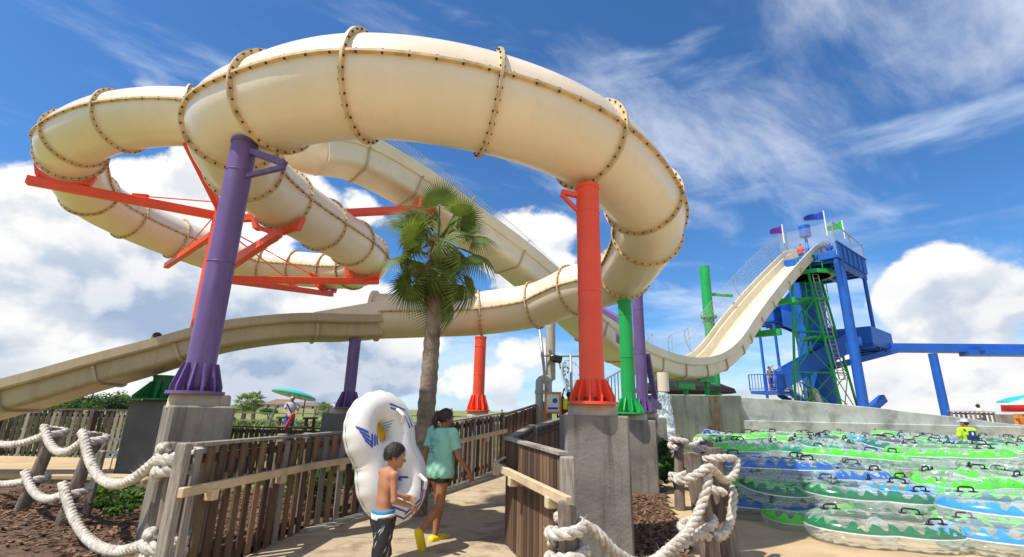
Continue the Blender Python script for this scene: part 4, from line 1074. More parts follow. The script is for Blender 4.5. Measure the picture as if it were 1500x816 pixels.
mb = MB(); mb.beam(RF[2]+Vector((.03, -.0, -.1)), RF[2]+Vector((.03, .0, 1.28)), .11, .11, .012, (0, 1, 0)); mb.build('fence_post', woodg, rf)
handrail(rf, [RF[0]+Vector((.0, -.42, .93)), RF[1]+Vector((-.16, -.04, .94)), RF[1]+Vector((-.03, .5, .97))])
# far fences on the left: the near slats stay single, all are single pieces
farf = fence('far dark slatted fence behind the river channel at left', [(-22, 14.8, .02), (-8.2, 14.8, .02)], 1.42, .155, .10, [woodk, woodg, woodk], rails=(.12, .88), railm=woodk, capm=woodk, lean=.02)
f2 = fence('low dark slatted fence behind the left pedestal below the lifeguard', [(-8.0, 12.9, -.02), (-3.9, 12.6, -.02)], 1.14, .135, .085, [woodk, woodk, woodd], rails=(.12, .62, .92), railm=woodk, capm=woodk)
for x in (-20, -17.5, -15, -12.3, -9.6): mb = MB(); mb.beam((x, 14.66, 0), (x, 14.66, 1.43), .13, .13, .01, (0, 1, 0)); mb.build('fence_post', woodk, farf)
for x in (-7.2, -5.6): mb = MB(); mb.beam((x, 12.68, 0), (x, 12.68, 1.15), .14, .1, .01, (0, 1, 0)); mb.build('fence_post', woodk, f2)
# field fence: leaning posts and two rails
ff = thing('field_fence', 'sagging post and rail fence across the grass field', 'fence', at(420, 610, 26))
for (px, ln) in ((388, .5), (458, .1), (665, -.15), (560, .1), (330, 0), (735, .0)):
    p = at(px, 612, 24); mb = MB(); mb.beam((p.x, 24, 0), (p.x+ln, 24, 1.75 if px != 330 else 1.3), .10, .10, .01, (0, 1, 0)); mb.build('fence_post', woodg, ff)
for z in (.95, 1.3): mb = MB(); mb.beam((-22, 24.05, z), (.5, 24.05, z+.08), .05, .06); mb.build('rail', woodg, ff)
# pale deck fence beyond the wall on the right
q0 = at(1390, 606, 27); q1 = at(1466, 606, 27)
rf3 = fence('short brown slatted fence above the end of the pale wall at right', [(q0.x, 27, 1.05), (q1.x, 27.3, 1.05)], 1.15, .27, .15, [woodm, woodg], rails=(.1, .9), railm=woodd, capm=woodg)
mb = MB(); q2 = at(1467, 612, 27.4); mb.obox((q2.x+4, 27.6, 1.55), (1, 0, 0), (0, 1, 0), (0, 0, 1), 4, .12, .55, .02); o = mb.build('deck_wall', conc, None); tag(o, 'plain low concrete wall right of the brown slatted fence', 'wall')
mb = MB(); mb.box((12, 21.2, -.3), (60, 60, 1.02)); struct(mb.build('pool_terrace', sand))

# ------------------------------------------------------------------ rope barrier
def rope(label, pts, r=.055, strands=3, pitch=.26, group='thick white ropes of the barrier'):
    P = catmull(pts, 16); S_ = [0]
    for a, b in zip(P, P[1:]): S_.append(S_[-1]+(b-a).length)
    t0 = (P[1]-P[0]).normalized(); sd = t0.cross(Vector((0, 0, 1)))
    if sd.length < .1: sd = Vector((1, 0, 0))
    t = thing('barrier_rope', label, 'rope', P[0], group)
    fr_ = []
    for i, p in enumerate(P):
        tt = (P[min(i+1, len(P)-1)]-P[max(i-1, 0)]).normalized(); sd = (sd-tt*sd.dot(tt)).normalized(); fr_.append((sd, tt.cross(sd)))
    # resample finely so that the twist reads
    N = int(S_[-1]/.016)+2; Q = []; j = 0
    for k in range(N):
        s = S_[-1]*k/(N-1)
        while j < len(S_)-2 and S_[j+1] < s: j += 1
        u = (s-S_[j])/max(1e-6, S_[j+1]-S_[j]); c = P[j].lerp(P[j+1], u); a = fr_[j][0].lerp(fr_[j+1][0], u).normalized(); b = fr_[j][1].lerp(fr_[j+1][1], u).normalized()
        Q.append((c, a, b, s))
    for st_ in range(strands):
        pp = [c+(a*math.cos(2*math.pi*(s/pitch+st_/strands))+b*math.sin(2*math.pi*(s/pitch+st_/strands)))*r*.54 for (c, a, b, s) in Q]
        rr = [r*.56*(1+.07*math.sin(s*90+st_*2)) for (_, _, _, s) in Q]
        mb = MB(); mb.tube(pp, rr, 8); mb.build('strand', ropem, t, True)
    rsf = random.Random(int(P[0].x*100)); mb = MB()
    for _ in range(int(S_[-1]*90)):
        c, a, b, s = Q[rsf.randrange(len(Q))]; an = rsf.uniform(0, 6.3); d = a*math.cos(an)+b*math.sin(an); e = d+Vector((rsf.gauss(0, .6), rsf.gauss(0, .6), rsf.gauss(0, .6))); p = c+d*r*.98
        q = e.cross(d); q = (q.normalized() if q.length > .01 else Vector((0, 0, 1)))*.0022
        mb.add([p-q, p+q, p+e*rsf.uniform(.012, .035)], [(0, 1, 2)])
    if mb.V: mb.build('frayed_fibres', ropem, t)['kind'] = 'stuff'
    return t
def wpost(label, base, top, r, group='wooden posts of the rope barrier', lean=None):
    base = Vector(base); top = Vector(top); P = []; Rr = []; rs = random.Random(int(base.x*1000)); n = 14
    mb = MB(); N = 18
    ph = [rs.uniform(0, 6.3) for _ in range(4)]
    for i in range(n+1):
        u = i/n; c = base.lerp(top, u)+Vector((math.sin(u*4+ph[0]), math.cos(u*3+ph[1]), 0))*.008
        for k in range(N):
            a = 2*math.pi*k/N; rr = r*(1-.12*u)*(1+.06*math.sin(2*a+ph[2]+u)+.05*math.sin(5*a+ph[3]+u*2)+rs.uniform(-.03, .03))
            mb.V.append((c.x+rr*math.cos(a), c.y+rr*math.sin(a), c.z+(rs.uniform(-.012, .012) if i == n else 0)))
    mb.Fc = [(i*N+k, i*N+(k+1) % N, (i+1)*N+(k+1) % N, (i+1)*N+k) for i in range(n) for k in range(N)]+[tuple(range(n*N, n*N+N))]
    o = mb.build('barrier_post', postw, None, True, None, 50); tag(o, label, 'post', group); return o
L1b, L1t = at(241, 830, 5.05), at(266, 648, 5.05)
L2b, L2t = gnd(85, 783, -.05), at(140, 634, gnd(85, 783).y+.15)
L3b, L3t = gnd(28, 757, -.05), at(82, 627, gnd(28, 757).y+.15)
g3 = gnd(-75, 735, -.05); L4b, L4t = g3, Vector((g3.x+.1, g3.y, 1.2))
wpost('stout rope post beside the end of the left fence', L1b, L1t, .115)
wpost('leaning grey rope post, second from the left fence', L2b, L2t, .085)
wpost('leaning grey rope post nearest the left edge of the photo', L3b, L3t, .085)
mb = MB(); mb.beam(gnd(112, 770, -.05)+Vector((.0, .12, 0)), at(150, 660, gnd(112, 770).y+.2), .10, .06, .01, (0, 1, 0)); o = mb.build('barrier_board', woodg, None); tag(o, 'grey board leaning behind the second rope post', 'board')
def wrap(post_b, post_t, h, r, turns=1.0, a0=-2.4, n=10, rise=.0):
    c = post_b+(post_t-post_b)*((h-post_b.z)/(post_t.z-post_b.z)); return [c+Vector((math.cos(a0+2*math.pi*turns*k/n)*r, math.sin(a0+2*math.pi*turns*k/n)*r, rise*(k/n-.5))) for k in range(n+1)]
def sagline(a, b, sag, n=5):
    return [Vector(a).lerp(Vector(b), k/n)-Vector((0, 0, sag*4*(k/n)*(1-k/n))) for k in range(1, n)]
def ropeline(label, posts, hs, sags, rr, **kw):
    pts = []; prev = None
    for i, ((b, t, r), h) in enumerate(zip(posts, hs)):
        wv = wrap(b, t, h, r+.05, 1.12, R_(200), 11, .13 if i < len(posts)-1 else -.16)
        if prev is not None: pts += sagline(prev, wv[0], sags[i-1])
        pts += wv; prev = wv[-1]
    return rope(label, pts, rr, **kw)
PL = [(L4b, L4t, .09), (L3b, L3t, .085), (L2b, L2t, .085), (L1b, L1t, .115)]
ropeline('upper white rope draped between the posts at left', PL, [1.12, 1.19, 1.17, 1.07], [.2, .22, .42], .051)
ropeline('lower white rope draped between the posts at left', PL, [.50, .52, .50, .30], [.14, .16, .32], .051)
def coil(label, b, t, h, r, n=3, rr=.05):
    pts = wrap(b, t, h, r+.045, n+.25, R_(160), 10*n, .24); return rope(label, pts, rr)
coil('thick white rope coil near the top of the post beside the left fence', L1b, L1t, 1.12, .115, 2, .055)
coil('thick white rope coil low on the post beside the left fence', L1b, L1t, .36, .115, 2, .055)
# right-hand barrier
R0b = Vector((.50, 4.28, -.2)); R0t = at(829, 737, 4.28)
R1b = Vector((2.27, 5.75, -.1)); R1t = at(1013, 664, 5.75)
R2b = Vector((2.66, 6.3, -.1)); R2t = at(1046, 656, 6.3)
R3b = Vector((3.12, 7.9, -.1)); R3t = at(1034, 648, 7.9)
R4b = Vector((3.15, 9.4, -.1)); R4t = at(993, 638, 9.4)
R5b = Vector((3.55, 11.3, -.1)); R5t = at(1030, 645, 10.2); R5b = Vector((R5t.x, 10.2, -.1))
wpost('short foreground rope post at the near end of the right fence', R0b, R0t, .088)
wpost('near grey rope post right of the mulch bed', R1b, R1t, .105)
wpost('dark rope post just behind and right of the near one', R2b, R2t, .115)
wpost('third rope post of the right-hand row', R3b, R3t, .11)
wpost('fourth rope post of the right-hand row', R4b, R4t, .10)
wpost('farthest rope post of the right-hand row', R5b, R5t, .10)
rope('white rope sagging from the foreground post to the near right post', wrap(R0b, R0t, .74, .135, 1.05, R_(100), 9, .12)+[at(868, 776, 4.45), at(900, 808, 4.6), at(940, 826, 4.9), at(985, 808, 5.3), at(1020, 784, 5.55), at(1044, 768, 5.68), at(1040, 758, 5.92), at(1008, 764, 5.92), at(998, 772, 5.72), at(1014, 782, 5.58), at(1040, 786, 5.62)], .047)
rope('white rope rising in front of the near right post', [at(930, 845, 4.8), at(972, 812, 5.1), at(1006, 780, 5.35), at(1027, 742, 5.52), at(1036, 708, 5.56), at(1037, 692, 5.66), at(1034, 684, 5.80)], .049)
rope('white rope hitched round the top of the near right post and the dark one behind', [at(1030, 690, 5.95), at(1002, 696, 5.92), at(992, 703, 5.72), at(1004, 703, 5.58), at(1022, 694, 5.54), at(1038, 685, 5.56), at(1050, 694, 5.72), at(1060, 703, 5.95), at(1072, 700, 6.08), at(1079, 684, 6.18), at(1078, 674, 6.28), at(1064, 671, 6.12), at(1040, 672, 6.10), at(1028, 674, 6.30)], .043)
rope('white rope looping low between the two near right posts', [at(1046, 786, 5.66), at(1060, 783, 5.85), at(1069, 766, 6.02), at(1073, 742, 6.1), at(1074, 722, 6.2), at(1066, 712, 6.42), at(1046, 714, 6.44), at(1032, 716, 6.2), at(1046, 718, 6.12), at(1062, 722, 6.16)], .048)
rope('white rope coil at the foot of the foreground post', wrap(R0b, R0t, .50, .14, 2.2, R_(80), 22, .26), .050)
ropeline('grey white rope between the far right-hand posts', [(R3b, R3t, .11), (R5b, R5t, .10), (R4b, R4t, .10)], [1.10, 1.12, 1.15], [.12, .12], .05)
rope('white rope hitched round the middle of the farthest post', wrap(R4b, R4t, .55, .15, 2.0, 0, 20, .14), .05)

# ------------------------------------------------------------------ plants
def leafquads(mb, c, rx, ry, rz, n, size, rs, shell=.55, flat=0.0):
    for _ in range(n):
        while True:
            p = Vector((rs.uniform(-1, 1), rs.uniform(-1, 1), rs.uniform(-1, 1)))
            if p.length <= 1 and (p.length > shell or rs.random() < .25): break
        q = Vector((c[0]+p.x*rx, c[1]+p.y*ry, c[2]+p.z*rz))
        a = Vector((rs.gauss(0, 1), rs.gauss(0, 1), rs.gauss(0, .6))).normalized(); b = a.cross(Vector((rs.gauss(0, 1), rs.gauss(0, 1), rs.gauss(0, 1)))).normalized()
        s = size*rs.uniform(.6, 1.3); b *= s*.45; a *= s
        mb.add([q-a*.5, q+b*.5+a*.1, q+a*.6, q-b*.5+a*.1], [(0, 1, 2, 3)])
def shrub(name, label, cat, c, r, h, n, size, m, group, seed, clumps=6, trunk=0, flat=False):
    rs = random.Random(seed); c = Vector(c); t = thing(name, label, cat, c, group)
    mb = MB()
    for k in range(clumps):
        a = rs.uniform(0, 6.3); q = r*.55*math.sqrt(rs.random()); cc = (c.x+q*math.cos(a), c.y+q*math.sin(a), c.z+trunk+(h-trunk)*(.35+.5*rs.random()))
        leafquads(mb, cc, r*rs.uniform(.4, .6), r*rs.uniform(.4, .6), (h-trunk)*rs.uniform(.25, .4), n//clumps, size, rs)
    mb.build('crown' if trunk else 'foliage', m, t)
    mb = MB()
    for k in range(4):
        a = rs.uniform(0, 6.3); mb.tube([c, c+Vector((math.cos(a)*r*.15, math.sin(a)*r*.15, h*.4)), c+Vector((math.cos(a)*r*.4, math.sin(a)*r*.4, h*.75))], [r*.05, r*.035, r*.015], 6)
    mb.build('trunk' if trunk else 'stem', bark, t)
    return t
def fan_mesh(name, L, seg, m, seed, droop=.25, spread=R_(150), fold=.25):
    """a palmate leaf: stalk along +x, pleated blade with free drooping tips"""
    rs = random.Random(seed); mb = MB()
    for k in range(seg):
        a = -spread+2*spread*k/(seg-1); ln = L*(1-.28*(abs(a)/spread)**2)*rs.uniform(.93, 1.05)
        d = Vector((math.cos(a), math.sin(a), 0)); q = Vector((-d.y, d.x, 0))
        w0 = 2*spread/(seg-1)*.55
        rows = []
        for j, u in enumerate((.04, .25, .45, .65, .85, 1.0)):
            wd = w0*u*L if u <= .45 else w0*.45*L*max(.04, 1-(u-.45)/.52)
            z = -droop*L*u*u*(1 if u < .6 else 1.7)+rs.uniform(-.05, .05)*max(0, u-.6)-.12*L*(abs(a)/spread)**2*u+rs.uniform(-.012, .012)*u
            c = d*ln*u*(1-.12*u*u)+Vector((0, 0, z)); rows.append((c+q*wd+Vector((0, 0, -fold*wd)), c+Vector((0, 0, fold*wd*.6)), c-q*wd+Vector((0, 0, -fold*wd))))
        o = len(mb.V)
        for r in rows: mb.V += [tuple(v) for v in r]
        mb.Fc += [(o+3*i+j, o+3*i+j+1, o+3*(i+1)+j+1, o+3*(i+1)+j) for i in range(len(rows)-1) for j in range(2)]
    me = bpy.data.meshes.new(name); me.from_pydata(mb.V, [], mb.Fc); me.materials.append(m); return me
def palm(label, base, top, r0, r1, nfr, L, seed, group, nmesh=4, seg=44, dead=8, petiole=.55, detail=True):
    rs = random.Random(seed); base = Vector(base); top = Vector(top)
    t = thing('palm_tree', label, 'palm tree', base, group)
    mb = MB(); N = 20 if detail else 8; n = 46 if detail else 8
    for i in range(n+1):
        u = i/n; c = base.lerp(top, u)+Vector((.03*math.sin(u*3), 0, 0)); rr = (r0+(r1-r0)*u)*(1+(.075 if i % 2 else -.02) if detail else 1)
        for k in range(N):
            a = 2*math.pi*k/N; q = rr*(1+rs.uniform(-.03, .03)); mb.V.append((c.x+q*math.cos(a), c.y+q*math.sin(a), c.z+rs.uniform(-.008, .008)))
    mb.Fc = [(i*N+k, i*N+(k+1) % N, (i+1)*N+(k+1) % N, (i+1)*N+k) for i in range(n) for k in range(N)]+[tuple(range(n*N, n*N+N))]
    mb.build('trunk', trunkm, t, True)
    if detail:       # fibres and old leaf bases under the crown
        mb = MB()
        for k in range(900):
            a = rs.uniform(0, 6.3); z = rs.uniform(-.95, .2); d = Vector((math.cos(a), math.sin(a), 0)); p = top+d*(r1*.9)+Vector((0, 0, z))
            e = p+d*rs.uniform(.05, .20)+Vector((rs.uniform(-.05, .05), rs.uniform(-.05, .05), rs.uniform(-.35, .22))); s = Vector((-d.y, d.x, 0))*rs.uniform(.006, .02)
            mb.add([p-s, p+s, e], [(0, 1, 2)])
        o = mb.build('fibre_skirt', palmd, t); o['kind'] = 'stuff'
    fm = [fan_mesh('fan', L, seg, palmg, seed+i, droop=.08+.12*i, spread=R_((108, 112, 118, 125)[i])) for i in range(nmesh)]; dm = fan_mesh('dead_fan', L*.8, seg, palmd, seed+50, droop=.7, spread=R_(70))
    def frond(az_, elv, me, pet, m2, name, roll=0.0):
        d = Vector((math.cos(az_)*math.cos(elv), math.sin(az_)*math.cos(elv), math.sin(elv)))
        s = top+Vector((0, 0, rs.uniform(-.1, .25))); mid = s+d*pet*.55+Vector((0, 0, .04)); e = s+d*pet+Vector((0, 0, -.03*pet-.10*pet*math.cos(elv)))
        td = (e-mid).normalized(); sd = td.cross(Vector((0, 0, 1)))
        if sd.length < .05: sd = Vector((1, 0, 0))
        sd.normalize(); up = sd.cross(td)
        R = Matrix((td, sd*-1, up)).transposed().to_4x4() if True else None
        R = R@Matrix.Rotation(roll, 4, 'X')
        st = MB(); st.tube([s, mid, e], [.026, .018, .013], 6); so_ = st.build('stalk', m2, t)
        o = bpy.data.objects.new(name, me); COL.objects.link(o); o.parent = t; o.matrix_local = Matrix.Translation(e-base)@R; ORG[o.name] = base
    return t, frond, fm, dm, rs, top
PLG = 'palms'
pb0 = gnd(622, 720, .05); pb0 = Vector((at(621, 660, 7.9).x-.05, 7.9, -.05)); ptop = at(624, 368, 7.9)
t, frond, fm, dm, rs, _ = palm('fan palm with a ringed grey trunk in front of the lower tube', pb0, (pb0.x+.05, 7.9, ptop.z), .150, .118, 24, .64, 11, None)
# crown laid out as in the picture: azimuth (0 = right, 270 = towards the camera), elevation, stalk length
for (a_, e_, pl_, mi, ro) in ((262, 86, .72, 0, .1), (350, 72, .62, 0, .7), (185, 66, .62, 0, -.8), (100, 68, .6, 0, 1.2), (30, 55, .70, 1, .7), (14, 26, .72, 1, .6), (-8, -2, .68, 2, .5), (-40, -34, .62, 3, -1.0), (6, -44, .70, 3, -.8),
                            (178, 34, .72, 0, -.7), (196, 2, .62, 1, -.3), (212, -36, .6, 3, 1.0), (165, -46, .62, 3, .8), (285, 18, .4, 2, .9), (225, 15, .5, 2, 1.2), (330, 40, .6, 1, -1.0), (150, 55, .6, 1, 1.0), (200, 52, .55, 1, -.9), (60, 12, .6, 2, .6), (268, -52, .5, 3, .5), (80, 10, .6, 2, -.2), (130, 40, .65, 1, .8)):
    frond(R_(a_), R_(e_), fm[mi], pl_, petm, 'frond', ro)
for (a_, e_, pl_, ro) in ((-22, -64, .85, -.9), (15, -76, .9, .9), (205, -66, .6, .8)): frond(R_(a_), R_(e_), fm[3], pl_, petm, 'frond', ro)
for k in range(8): frond(R_(k*45+10), R_(-64-rs.uniform(0, 20)), dm, .42, palmd, 'dead_frond', rs.uniform(-.3, .3))
# far palms
for (px, py0, pyt, Y, seed, lab, L) in ((358, 604, 592, 46, 21, 'bushy short palm far left of the lifeguard', .72), (372, 604, 588, 50, 22, 'second far palm just behind the bushy short one', .62), (475, 606, 603, 55, 23, 'small far palm right of the lifeguard', .6)):
    b = at(px, 600, Y); tp_ = at(px, pyt, Y)
    t, frond, fmm, dmm, rs, _ = palm(lab, (b.x, Y, -.1), (b.x, Y, tp_.z), .22, .18, 20, L, seed, 'small palms on the far field', 3, 16, 0, .5, False)
    for k in range(20): frond(R_(k*137.5), R_(75-k*5.5), fmm[min(2, k//7)], L*1.1, petm, 'frond', 0)
# tree line on the left horizon
rs = random.Random(31)
for k, (px, w_, top_) in enumerate(((104, 3.4, 583), (118, 3.0, 580), (133, 3.2, 584), (147, 2.6, 577), (160, 3.0, 582), (171, 2.4, 575), (182, 2.0, 580), (93, 3.0, 589), (78, 3, 590), (200, 2, 584), (40, 4, 590), (10, 4, 588), (522, 2.2, 602), (505, 1.6, 603), (487, 1.4, 603), (395, 1.7, 598))):
    Y = 62+3*(k % 4); c = at(px, 600, Y); tz = at(px, top_, Y).z
    c.z = -.1
    shrub('tree', ('rounded green tree at left, %s from the left of the tree line' if k < 12 else 'low far green tree near the lifeguard, %s') % ({11: 'first', 10: 'second', 8: 'third', 7: 'fourth', 0: 'fifth', 1: 'sixth', 2: 'seventh', 3: 'eighth', 4: 'ninth', 5: 'tenth', 6: 'eleventh', 9: 'twelfth', 12: 'farthest right', 13: 'second from right', 14: 'third from right', 15: 'left of him'}[k]), 'tree', c, w_*.8, max(1.6, tz), 700, .42, [leafm, leafk, leafl][k % 3], 'trees along the far field', 60+k, 9, .5)
for k, (px, py0, py1) in enumerate(((135, 582, 566), (445, 600, 580), (494, 602, 586))):
    c = at(px, py0, 90); e = at(px, py1, 90); mb = MB(); mb.tube([(c.x, 90, 0), (c.x, 90, e.z)], .12, 6); mb.beam((c.x-.8, 90, e.z-.5), (c.x+.8, 90, e.z-.5), .12, .12); o = mb.build('utility_pole', bark, None); tag(o, 'thin far utility pole with a crossarm %s' % ('above the left tree line', 'just right of the lifeguard', 'left of the slim purple column')[k], 'pole', 'far utility poles')
# planting in the beds
for k, (px, py, r_, h_, m) in enumerate(((150, 738, .28, .28, leafl), (180, 722, .24, .22, leafl), (165, 758, .34, .34, leafm), (196, 745, .22, .3, leafl), (140, 722, .22, .2, leafl))):
    shrub('ground_plant', 'low bright green leafy plant in the left mulch, %s' % ('in the middle of the clump', 'at the back right of the clump', 'largest and nearest the walk', 'beside the pedestal', 'at the back left of the clump')[k], 'plant', gnd(px, py, .05), r_, h_, 260, .10, m, 'low plants in the left bed', 90+k, 5)
for k, (x, y, r_, h_) in enumerate(((-2.9, 7.9, .4, .7), (-2.55, 8.9, .45, .8), (-3.3, 8.6, .45, .6), (-2.1, 9.9, .4, .8))):
    shrub('garden_shrub', 'loose green shrub seen through the slats of the left fence, %s' % ('nearest the boy', 'by the tube', 'deepest in the bed', 'by the palm trunk')[k], 'shrub', (x, y, .03), r_, h_, 420, .12, [leafm, leafl][k % 2], 'shrubs behind the left fence', 120+k, 6)
for k, (px, Y, h_) in enumerate(((966, 14.2, .9), (978, 13.2, .6), (984, 12.0, .55))):
    c = at(px, 640, Y); shrub('garden_shrub', 'dark green shrub between the pedestals and the far rope posts, %s' % ('farthest and tallest', 'middle one', 'nearest and smallest')[k], 'shrub', (c.x, Y, 0), .42, h_, 420, .16, leafm, 'shrubs by the right rope posts', 140+k, 5)
# field grass tufts near the far fence
mb = MB(); rs = random.Random(8)
for k in range(9000):
    Y = rs.uniform(16, 60); x = rs.uniform(-60, 2)*Y/60-Y*.05
    a = rs.uniform(0, 3.1); hgt = rs.uniform(.12, .4); s = .03+.0012*Y
    mb.add([(x-s*math.cos(a), Y-s*math.sin(a), -.02), (x+s*math.cos(a), Y+s*math.sin(a), -.02), (x+rs.uniform(-.1, .1), Y, hgt)], [(0, 1, 2)])
o = mb.build('grass_tufts', mat('tuft_grass', (.12, .17, .035), .9, .4, .3)); tag(o, 'yellow green tufts of tall grass over the far field', 'grass', kind='stuff')
# houses on the horizon
def house(px, Y, w_, d_, h_, rh, lab, rm, yaw=0.0):
    c = at(px, 600, Y); t = thing('house', lab, 'house', (c.x, Y, 0), 'houses on the far horizon')
    mb = MB(); mb.box((c.x-w_/2, Y-d_/2, 0), (c.x+w_/2, Y+d_/2, h_)); mb.build('wall', wallh, t)
    e = .5; mb = MB(); vs = [(c.x-w_/2-e, Y-d_/2-e, h_), (c.x+w_/2+e, Y-d_/2-e, h_), (c.x+w_/2+e, Y+d_/2+e, h_), (c.x-w_/2-e, Y+d_/2+e, h_), (c.x-w_*.22, Y, h_+rh), (c.x+w_*.22, Y, h_+rh)]
    mb.add(vs, [(3, 2, 1, 0), (0, 1, 5, 4), (1, 2, 5), (2, 3, 4, 5), (3, 0, 4)]); mb.build('roof', rm, t)
    for k in range(3):
        x = c.x-w_*.32+k*w_*.32; mb = MB(); mb.box((x-.6, Y-d_/2-.05, h_*.35), (x+.6, Y-d_/2+.02, h_*.8)); mb.build('window', glassd, t)
for (px, Y, w_, h_, rh, lab, rm) in ((375, 290, 15, 2.6, 2.0, 'far house with a brown hipped roof behind the far palms', roofr), (412, 270, 16, 2.8, 2.8, 'larger far house with a brown roof left of the lifeguard', roofr), (448, 300, 18, 2.5, 2.0, 'far brown roofed house right of the lifeguard', roofr),
                                     (467, 320, 15, 2.6, 2.3, 'far house with a slate grey roof at the right of the row', roofs), (390, 340, 16, 2.5, 2.0, 'far grey roofed house between the brown roofs', roofs), (180, 240, 14, 2.4, 1.6, 'far brown roofed house beside the left tree line', roofr), (160, 320, 14, 3, 1.8, 'far pale roofed house above the tree line', roofs)):
    house(px, Y, w_, 9, h_, rh, lab, rm)

# ------------------------------------------------------------------ umbrellas, chairs
def umbrella(label, c, r, tilt, m_top, m_under, Y0, group=None, val=0, droop=.22, pole=2.2):
    t = thing('umbrella', label, 'umbrella', (c.x, c.y, c.z-pole), group)
    R = Matrix.Rotation(tilt, 3, 'Y')@Matrix.Rotation(R_(-9) if tilt > .1 else 0, 3, 'X'); mb = MB(); N = 32; rows = []
    pr = [(0.02, .30*r), (.35*r, .24*r), (.7*r, .12*r), (r, 0), (r*1.0, -val), (r*.985, -val)] if val else [(0.02, .17*r), (.35*r, .15*r), (.7*r, .09*r), (.93*r, .02), (r, -.04), (r*.99, -.08)]
    for (q, z) in pr:
        for k in range(N):
            a = 2*math.pi*k/N; s = 1-(.03 if val else .015)*abs(math.sin(a*4)); mb.V.append(tuple(c+R@Vector((q*s*math.cos(a), q*s*math.sin(a), z))))
    n = len(pr); mb.Fc = [(i*N+k, (i+1)*N+k, (i+1)*N+(k+1) % N, i*N+(k+1) % N) for i in range(n-1) for k in range(N)]+[tuple(range(N))]
    mb.build('canopy', m_top, t, True, 50)
    ub = MB()
    for (q, z) in ((r*.985, -.075 if not val else -val), (.5*r, .06*r), (.02, .10*r)):
        for k in range(N): a = 2*math.pi*k/N; ub.V.append(tuple(c+R@Vector((q*math.cos(a), q*math.sin(a), z))))
    ub.Fc = [(i*N+k, i*N+(k+1) % N, (i+1)*N+(k+1) % N, (i+1)*N+k) for i in range(2) for k in range(N)]
    ub.build('lining', m_under, t, True)
    p0 = c+R@Vector((0, 0, .1*r)); mb = MB(); mb.tube([p0, c+R@Vector((0, 0, -.6)), Vector((c.x-math.sin(tilt)*.5, c.y, c.z-pole))], .025, 8); mb.build('pole', steel, t)
    for k in range(8):
        a = 2*math.pi*k/8; mb = MB(); mb.tube([c+R@Vector((.03*math.cos(a), .03*math.sin(a), .09*r)), c+R@Vector((r*.96*math.cos(a), r*.96*math.sin(a), -.05 if not val else -val*.5))], .012, 5); mb.build('rib', steel, t)
    return t, R
lc = at(427, 577, 20.5)
umbrella('teal tilted umbrella over the lifeguard at left', lc+Vector((0, .3, 0)), .92, R_(9), tealm, whitem, 20.5, 'teal umbrellas')
uc = at(1524, 585, 23.5)
umbrella('teal umbrella at the right edge behind the red one', uc, 1.55, R_(-4), tealm, whitem, 23.5, 'teal umbrellas', pole=1.5)
rc = at(1530, 593, 22.8)
whitetop = whitem
t, Rm = umbrella('red and white branded parasol at the right edge', rc, 1.45, R_(-2), whitem, redm, 22.8, None, val=.02, pole=1.1)
mb = MB(); N = 40
for (q, z) in ((1.46, .02), (1.50, -.30), (1.49, -.30), (1.45, .02)):
    for k in range(N): a = 2*math.pi*k/N; s = 1-.02*abs(math.sin(4*a)); mb.V.append(tuple(rc+Rm@Vector((q*s*math.cos(a), q*s*math.sin(a), z))))
mb.Fc = [(i*N+k, i*N+(k+1) % N, (i+1)*N+(k+1) % N, (i+1)*N+k) for i in range(3) for k in range(N)]
mb.build('valance', redm, t, True)
fc = bpy.data.curves.new('lettering', 'FONT'); fc.body = 'Coca-Cola'; fc.size = .20; fc.shear = .35; fc.extrude = .004; fc.align_x = 'CENTER'; fc.align_y = 'CENTER'
fo = bpy.data.objects.new('lettering', fc); COL.objects.link(fo)
dg = bpy.context.evaluated_depsgraph_get(); me = bpy.data.meshes.new_from_object(fo.evaluated_get(dg)); bpy.data.objects.remove(fo)
V = []
for v in me.vertices:     # wrap the print round the valance
    a = R_(-140)+v.co.x/1.5; V.append(tuple(rc+Rm@Vector((1.515*math.cos(a)+.0, 1.515*math.sin(a), -.14+v.co.y))-Vector((0, v.co.z, 0))))
mkobj('lettering', V, [tuple(p.vertices) for p in me.polygons], whitem, t)
# wooden guard chair under them
c = at(1511, 612, 22.3)
t = thing('guard_chair', 'tan wooden lifeguard chair under the red parasol at right', 'chair', (c.x, c.y, .95))
for sx in (-.4, .4):
    for sy in (-.3, .3): mb = MB(); mb.beam((c.x+sx*1.1, c.y+sy, .95), (c.x+sx*.85, c.y+sy, 2.0), .09, .09, .01, (0, 1, 0)); mb.build('leg', orangew, t)
mb = MB(); mb.box((c.x-.45, c.y-.35, 1.5), (c.x+.45, c.y+.35, 1.56)); mb.build('seat', orangew, t)
mb = MB(); mb.box((c.x-.45, c.y+.3, 1.56), (c.x+.45, c.y+.36, 2.05)); mb.build('backrest', orangew, t)
for sx in (-.42, .42): mb = MB(); mb.box((c.x+sx-.05, c.y-.38, 1.86), (c.x+sx+.05, c.y+.36, 1.92)); mb.build('armrest', orangew, t)
for z in (1.15, 1.35): mb = MB(); mb.box((c.x-.45, c.y-.36, z-.035), (c.x+.45, c.y-.3, z+.035)); mb.build('rung', orangew, t)
